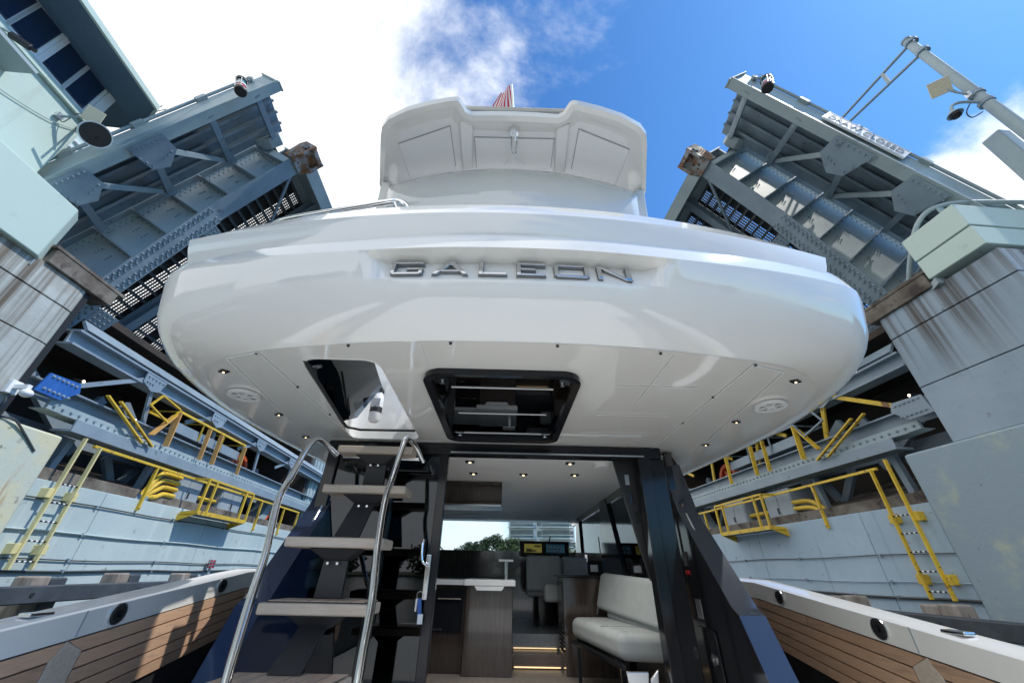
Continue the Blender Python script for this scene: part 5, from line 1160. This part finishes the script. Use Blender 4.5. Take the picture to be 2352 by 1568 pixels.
# right side: pillars, window frames and glass
sd = Y(MB().box(1.5,1.56,3.55,9.2,-1.0,-.06).box(1.5,1.56,3.55,9.2,.86,.98), 'cabin_side', darkwood)
Y(MB().prism([(1.49,3.56,.95),(1.49,4.25,.95),(1.49,4.05,-.05),(1.49,3.56,-.05)], (.06,0,0)), 'aft_pillar', black, sd)
Y(MB().prism([(1.49,5.97,.95),(1.49,6.35,.95),(1.49,6.6,-.05),(1.49,5.40,-.05)], (.08,0,0)), 'middle_pillar', black, sd); Y(MB().prism([(1.49,8.3,.95),(1.49,8.6,.95),(1.49,8.9,-.05),(1.49,8.2,-.05)], (.08,0,0)), 'forward_pillar', black, sd)
Y(MB().box(1.525,1.53,4.0,9.0,-.05,.86), 'side_window', sidegl, sd)
pp = Y(MB().prism([(1.02,3.62,.93),(1.22,3.62,.93),(1.22,3.62,-.05),(1.185,3.62,.1)], (0,.04,0)), 'switch_pillar', blackm)
for k, (x0, z0) in enumerate(((1.13,.74),(1.15,.58),(1.165,.42))): Y(MB().box(x0-.02,x0+.02,3.612,3.62,z0-.045,z0+.045), 'switch', greyc if k == 0 else black, pp, bevel=.004)
Y(MB().box(1.15,1.33,5.9,5.95,-.02,.12), 'socket_plate', black); Y(MB().box(1.18,1.28,5.89,5.9,.01,.09), 'socket_bezel', satin)
# folded chrome table hinge inside the doorway
hg = Y(MB().prism([(.93,3.62,-.62),(1.10,3.62,-.62),(1.07,3.62,-.86),(.97,3.62,-.86)], (0,.02,0)), 'table_hinge', satin, bevel=.008)
Y(MB().prism([(1.10,3.60,-.66),(1.17,3.60,-.60),(1.15,3.60,-.76),(1.18,3.60,-.9),(1.08,3.60,-.9)], (0,.03,0)), 'hinge_arm', satin, hg, bevel=.008); Y(MB().cyl((1.04,3.62,-.78),(1.04,3.56,-.78),.035,18), 'hinge_knob', chrome, hg, smooth=40); Y(MB().cyl((1.14,3.60,-.80),(1.14,3.55,-.80),.03,18), 'hinge_knob', chrome, hg, smooth=40)
# bright yellow mesh float on the starboard deck
fl_ = thing(FB, 'mesh_fender', 'bright yellow mesh float lying under the teak planking', 'float', (1.95, 2.95, -1.0))
build(MB().loft([[(1.68+.09*i, 2.72+.06*j, -.99+.33*math.sin(math.pi*min(1,max(0,(i+.0)/6)))*math.sin(math.pi*j/6)**.5) for i in range(7)] for j in range(7)]), 'float_body', material('yellow_mesh', (.62,.50,.02), .6, bump=.8, bscale=120), fl_, smooth=60, solid=.02)

# ================================================================== beyond the bridge: towers, trees, palms, a moored boat
towerw = material('white_render', (.74,.76,.76), .7, col2=(.70,.72,.725), nscale=.4); towerg = material('tower_glass', (.05,.085,.10), .08, coat=.6, col2=(.09,.13,.14), nscale=.5)
def tower(label, c, w, d, floors, ang, fh=3.1):
    F = M.Translation((c[0], c[1], 0)) @ M.Rotation(ang, 4, 'Z')
    t = thing(F, 'apartment_tower', label, 'building', (0, 0, 0))
    H_ = floors*fh+1
    build(MB().box(-w/2, w/2, 0, d, 0, H_), 'wall', towerw, t)
    for k in range(floors):
        z0 = 1+k*fh
        for cx, rw in ((-w*.30, w*.22), (w*.22, w*.26)):
            arc_ = [(cx+rw*math.cos(math.pi+math.pi*i/10), -1.6*math.sin(math.pi*i/10)-.02) for i in range(11)]
            bl = build(MB().prism([(x, y, z0) for x, y in arc_], (0,0,.25)), 'balcony', towerw, t)
            build(MB().loft([[(x, y, z0+.25) for x, y in arc_], [(x, y, z0+1.05) for x, y in arc_]]), 'balcony_rail', clearglass, bl)
            build(MB().tube([(x, y, z0+1.05) for x, y in arc_], .06, 5), 'handrail', towerw, bl)
            build(MB().box(cx-rw*.8, cx+rw*.8, -.06, -.01, z0+.25, z0+2.5), 'window', towerg, t)
        for cx in (-w*.03, w*.45):
            build(MB().box(cx-w*.035, cx+w*.035, -.06, -.01, z0+.6, z0+2.3), 'window', towerg, t)
    build(MB().box(-w/2-.4, w/2+.4, -.4, d+.4, H_, H_+.6), 'parapet', towerw, t)
tower('white apartment tower with curved balconies seen through the windshield', (9.5, 128), 20, 16, 9, math.radians(-4))
tower('white apartment block seen through the right saloon window', (29.5, 86), 20, 14, 8, math.radians(-18))
build(MB().prism([(-400,70+30,.02),(-60,96,.02),(-8,116,.02),(40,100,.02),(80,60,.02),(400,40,.02),(400,600,.02),(-400,600,.02)], (0,0,.5)), 'far_bank', material('bank_earth', (.07,.085,.04), .9, col2=(.12,.11,.08), nscale=.3), base=(0,116,0), kind='structure')
build(MB().prism([(-400,-150,.02),(400,-150,.02),(400,-400,.02),(-400,-400,.02)], (0,0,.5)), 'rear_bank', material('bank_earth_rear', (.07,.085,.04), .9, col2=(.12,.11,.08), nscale=.3), base=(0,-150,0), kind='structure')
def leafm(name, a, b): 
    m = material(name, a, .6, col2=b, nscale=.9, mix=(.3,.7)); return m
lf1, lf2, lf3 = leafm('dark_foliage', (.030,.055,.022), (.055,.085,.03)), leafm('mid_foliage', (.05,.085,.03), (.085,.12,.04)), leafm('palm_foliage', (.06,.095,.035), (.11,.13,.05))
def crown_mesh(seed, rx, rz, h, n=2600, leafs=.34):
    r = random.Random(seed); m_ = MB(); cl = []
    for _ in range(26):
        a = r.uniform(0, 6.28); q = r.random()**.5; zz = r.uniform(-1, 1)
        k = math.sqrt(max(.05, 1-zz*zz*.85)); cl.append((V((math.cos(a)*q*rx*k, math.sin(a)*q*rx*k, h+zz*rz)), r.uniform(.25,.42)*rx))
    for _ in range(n):
        c, R_ = r.choice(cl); d = V((r.gauss(0,1), r.gauss(0,1), r.gauss(0,1))).normalized()*R_*r.uniform(.65,1.05)
        p = c+d; u = V((r.gauss(0,1), r.gauss(0,1), r.gauss(0,.6))).normalized(); w = u.cross(V((r.gauss(0,1), r.gauss(0,1), r.gauss(0,1)))).normalized(); s_ = leafs*r.uniform(.6,1.3)
        o = len(m_.v); m_.v += [p+u*s_, p+w*s_*.5, p-u*s_, p-w*s_*.5]; m_.f.append((o, o+1, o+2, o+3))
    return m_
def trunk_mesh(h, r0, rx):
    m_ = MB().tube([(0,0,0),(.1,.05,h*.4),(0,.1,h*.75)], [r0, r0*.75, r0*.5], 8)
    for k in range(5):
        a = k*1.256; m_.tube([(0,.08,h*.55),(math.cos(a)*rx*.3,math.sin(a)*rx*.3,h*.8),(math.cos(a)*rx*.6,math.sin(a)*rx*.6,h*1.02)], [r0*.4, r0*.25, r0*.1], 6)
    return m_
def tree(x, y, seed, rx, rz, h, mat, label, grp):
    F = M.Translation((x, y, .5)); t = thing(F, 'shade_tree', label, 'tree', (0,0,0), grp)
    build(trunk_mesh(h, .28, rx), 'trunk', bark, t, smooth=60); build(crown_mesh(seed, rx, rz, h), 'crown', mat, t, norm=False)
front = 'trees on the bank beyond the bridge'
for i, (x, y, rx, h) in enumerate(((-7.5,122,3.6,6.0),(-3.6,121,3.8,6.4),(.6,120,3.4,6.0),(-12,123,3.4,5.4),(24,112,3,5.2),(20,114,3.4,6))):
    tree(x, y, 20+i, rx, rx*.75, h, (lf1, lf1, lf2)[i % 3], ('dense dark green','dense dark green','lighter green open')[i % 3]+' shade tree on the bank seen through the windshield', front)
def palm(x, y, h, seed, label, grp):
    r = random.Random(seed); F = M.Translation((x, y, .5)); t = thing(F, 'palm_tree', label, 'palm', (0,0,0), grp)
    build(MB().tube([(0,0,0),(.15,0,h*.5),(.05,.1,h)], [.22,.16,.14], 8), 'trunk', bark, t, smooth=60)
    m_ = MB()
    for k in range(22):
        a = k*2.4+r.uniform(-.2,.2); el = r.uniform(-.3,1.1); L_ = r.uniform(2.0,2.8); pts = []
        for q in range(7):
            s_ = q/6; rr_ = L_*s_*math.cos(el)*(1-.15*s_); zz = h+L_*s_*math.sin(el)-1.5*s_*s_; pts.append(V((math.cos(a)*rr_, math.sin(a)*rr_, zz)))
        side_ = V((-math.sin(a), math.cos(a), 0))
        for q in range(1, 7):
            for f_ in range(3):
                p = pts[q-1].lerp(pts[q], f_/3); ln = .55*math.sin(math.pi*min(.95, (q-1+f_/3)/6*.85+.12))
                for sg_ in (-1, 1):
                    tip_ = p+side_*sg_*ln+V((0,0,-.28*ln/.5))+(pts[q]-pts[q-1])*.6; o = len(m_.v); w_ = (pts[q]-pts[q-1])*.13
                    m_.v += [p-w_, p+w_, tip_]; m_.f.append((o, o+1, o+2))
    build(m_, 'fronds', lf3, t, norm=False)
for i, (x, y, h) in enumerate(((-10.2,112,5.2),(6.8,110,6.8),(4.2,112,5.4),(14.5,108,6.2),(-6.0,110,4.4),(26,80,6.5),(31,76,5.6))):
    palm(x, y, h, 60+i, 'feathery palm tree seen through the '+('windshield' if i < 5 else 'right saloon window'), 'palms on the bank beyond the bridge')
# wood behind the camera, mirrored in the glass door
m_ = MB()
for i in range(26):
    c = crown_mesh(200+i, 5.5, 3.6, 5.2, 900, .8); dx = -150+12*i+random.Random(i).uniform(-3,3); dy = -160+random.Random(i+50).uniform(-6,6); m_.add([v+V((dx, dy, .5)) for v in c.v], c.f)
build(m_, 'tree_line', lf1, base=(0,-160,.5), norm=False, kind='stuff', label='far off dark green wood along the rear bank', cat='trees')
# white boat moored beyond the right window
bt = thing(M.Translation((9.5, 21, 0)) @ M.Rotation(math.radians(-8), 4, 'Z'), 'moored_boat', 'white moored boat seen through the right saloon window', 'boat', (0,0,0))
rows = []
for y, w, z_ in ((-4,1.3,1.2),(-1,1.6,1.3),(2,1.5,1.5),(4.5,.9,1.75),(6,.05,1.95)): rows.append([(-w,y,z_),(-w*.9,y,.4),(0,y,-.3),(w*.9,y,.4),(w,y,z_)])
build(MB().loft(rows), 'hull', gelcoat, bt, smooth=50); build(MB().prism([(-1.3,-4,1.2),(1.3,-4,1.2),(1.5,2,1.45),(.8,4.5,1.7),(-.8,4.5,1.7),(-1.5,2,1.45)], (0,0,.05)), 'deck', gelcoat, bt)
build(MB().prism([(-1.1,-2,1.3),(-1.1,2.2,1.4),(-1.0,1.0,2.4),(-1.0,-2,2.4)], (2.1,0,0)), 'cabin', gelcoat, bt, bevel=.05); build(MB().prism([(-1.12,-1.6,1.75),(-1.12,1.5,1.8),(-1.12,1.0,2.2),(-1.12,-1.6,2.2)], (2.14,0,0)), 'cabin_window', black, bt)
build(MB().tube(crom([(-1.0,-3.6,1.25),(-1.0,-2.6,3.0),(-.9,-.5,3.1),(-.95,1.2,2.5)],6), .04, 8).tube(crom([(1.0,-3.6,1.25),(1.0,-2.6,3.0),(.9,-.5,3.1),(.95,1.2,2.5)],6), .04, 8), 'radar_arch', chrome, bt, smooth=50)
for o in list(bpy.data.objects):
    if o.type == 'MESH': o.data.update()
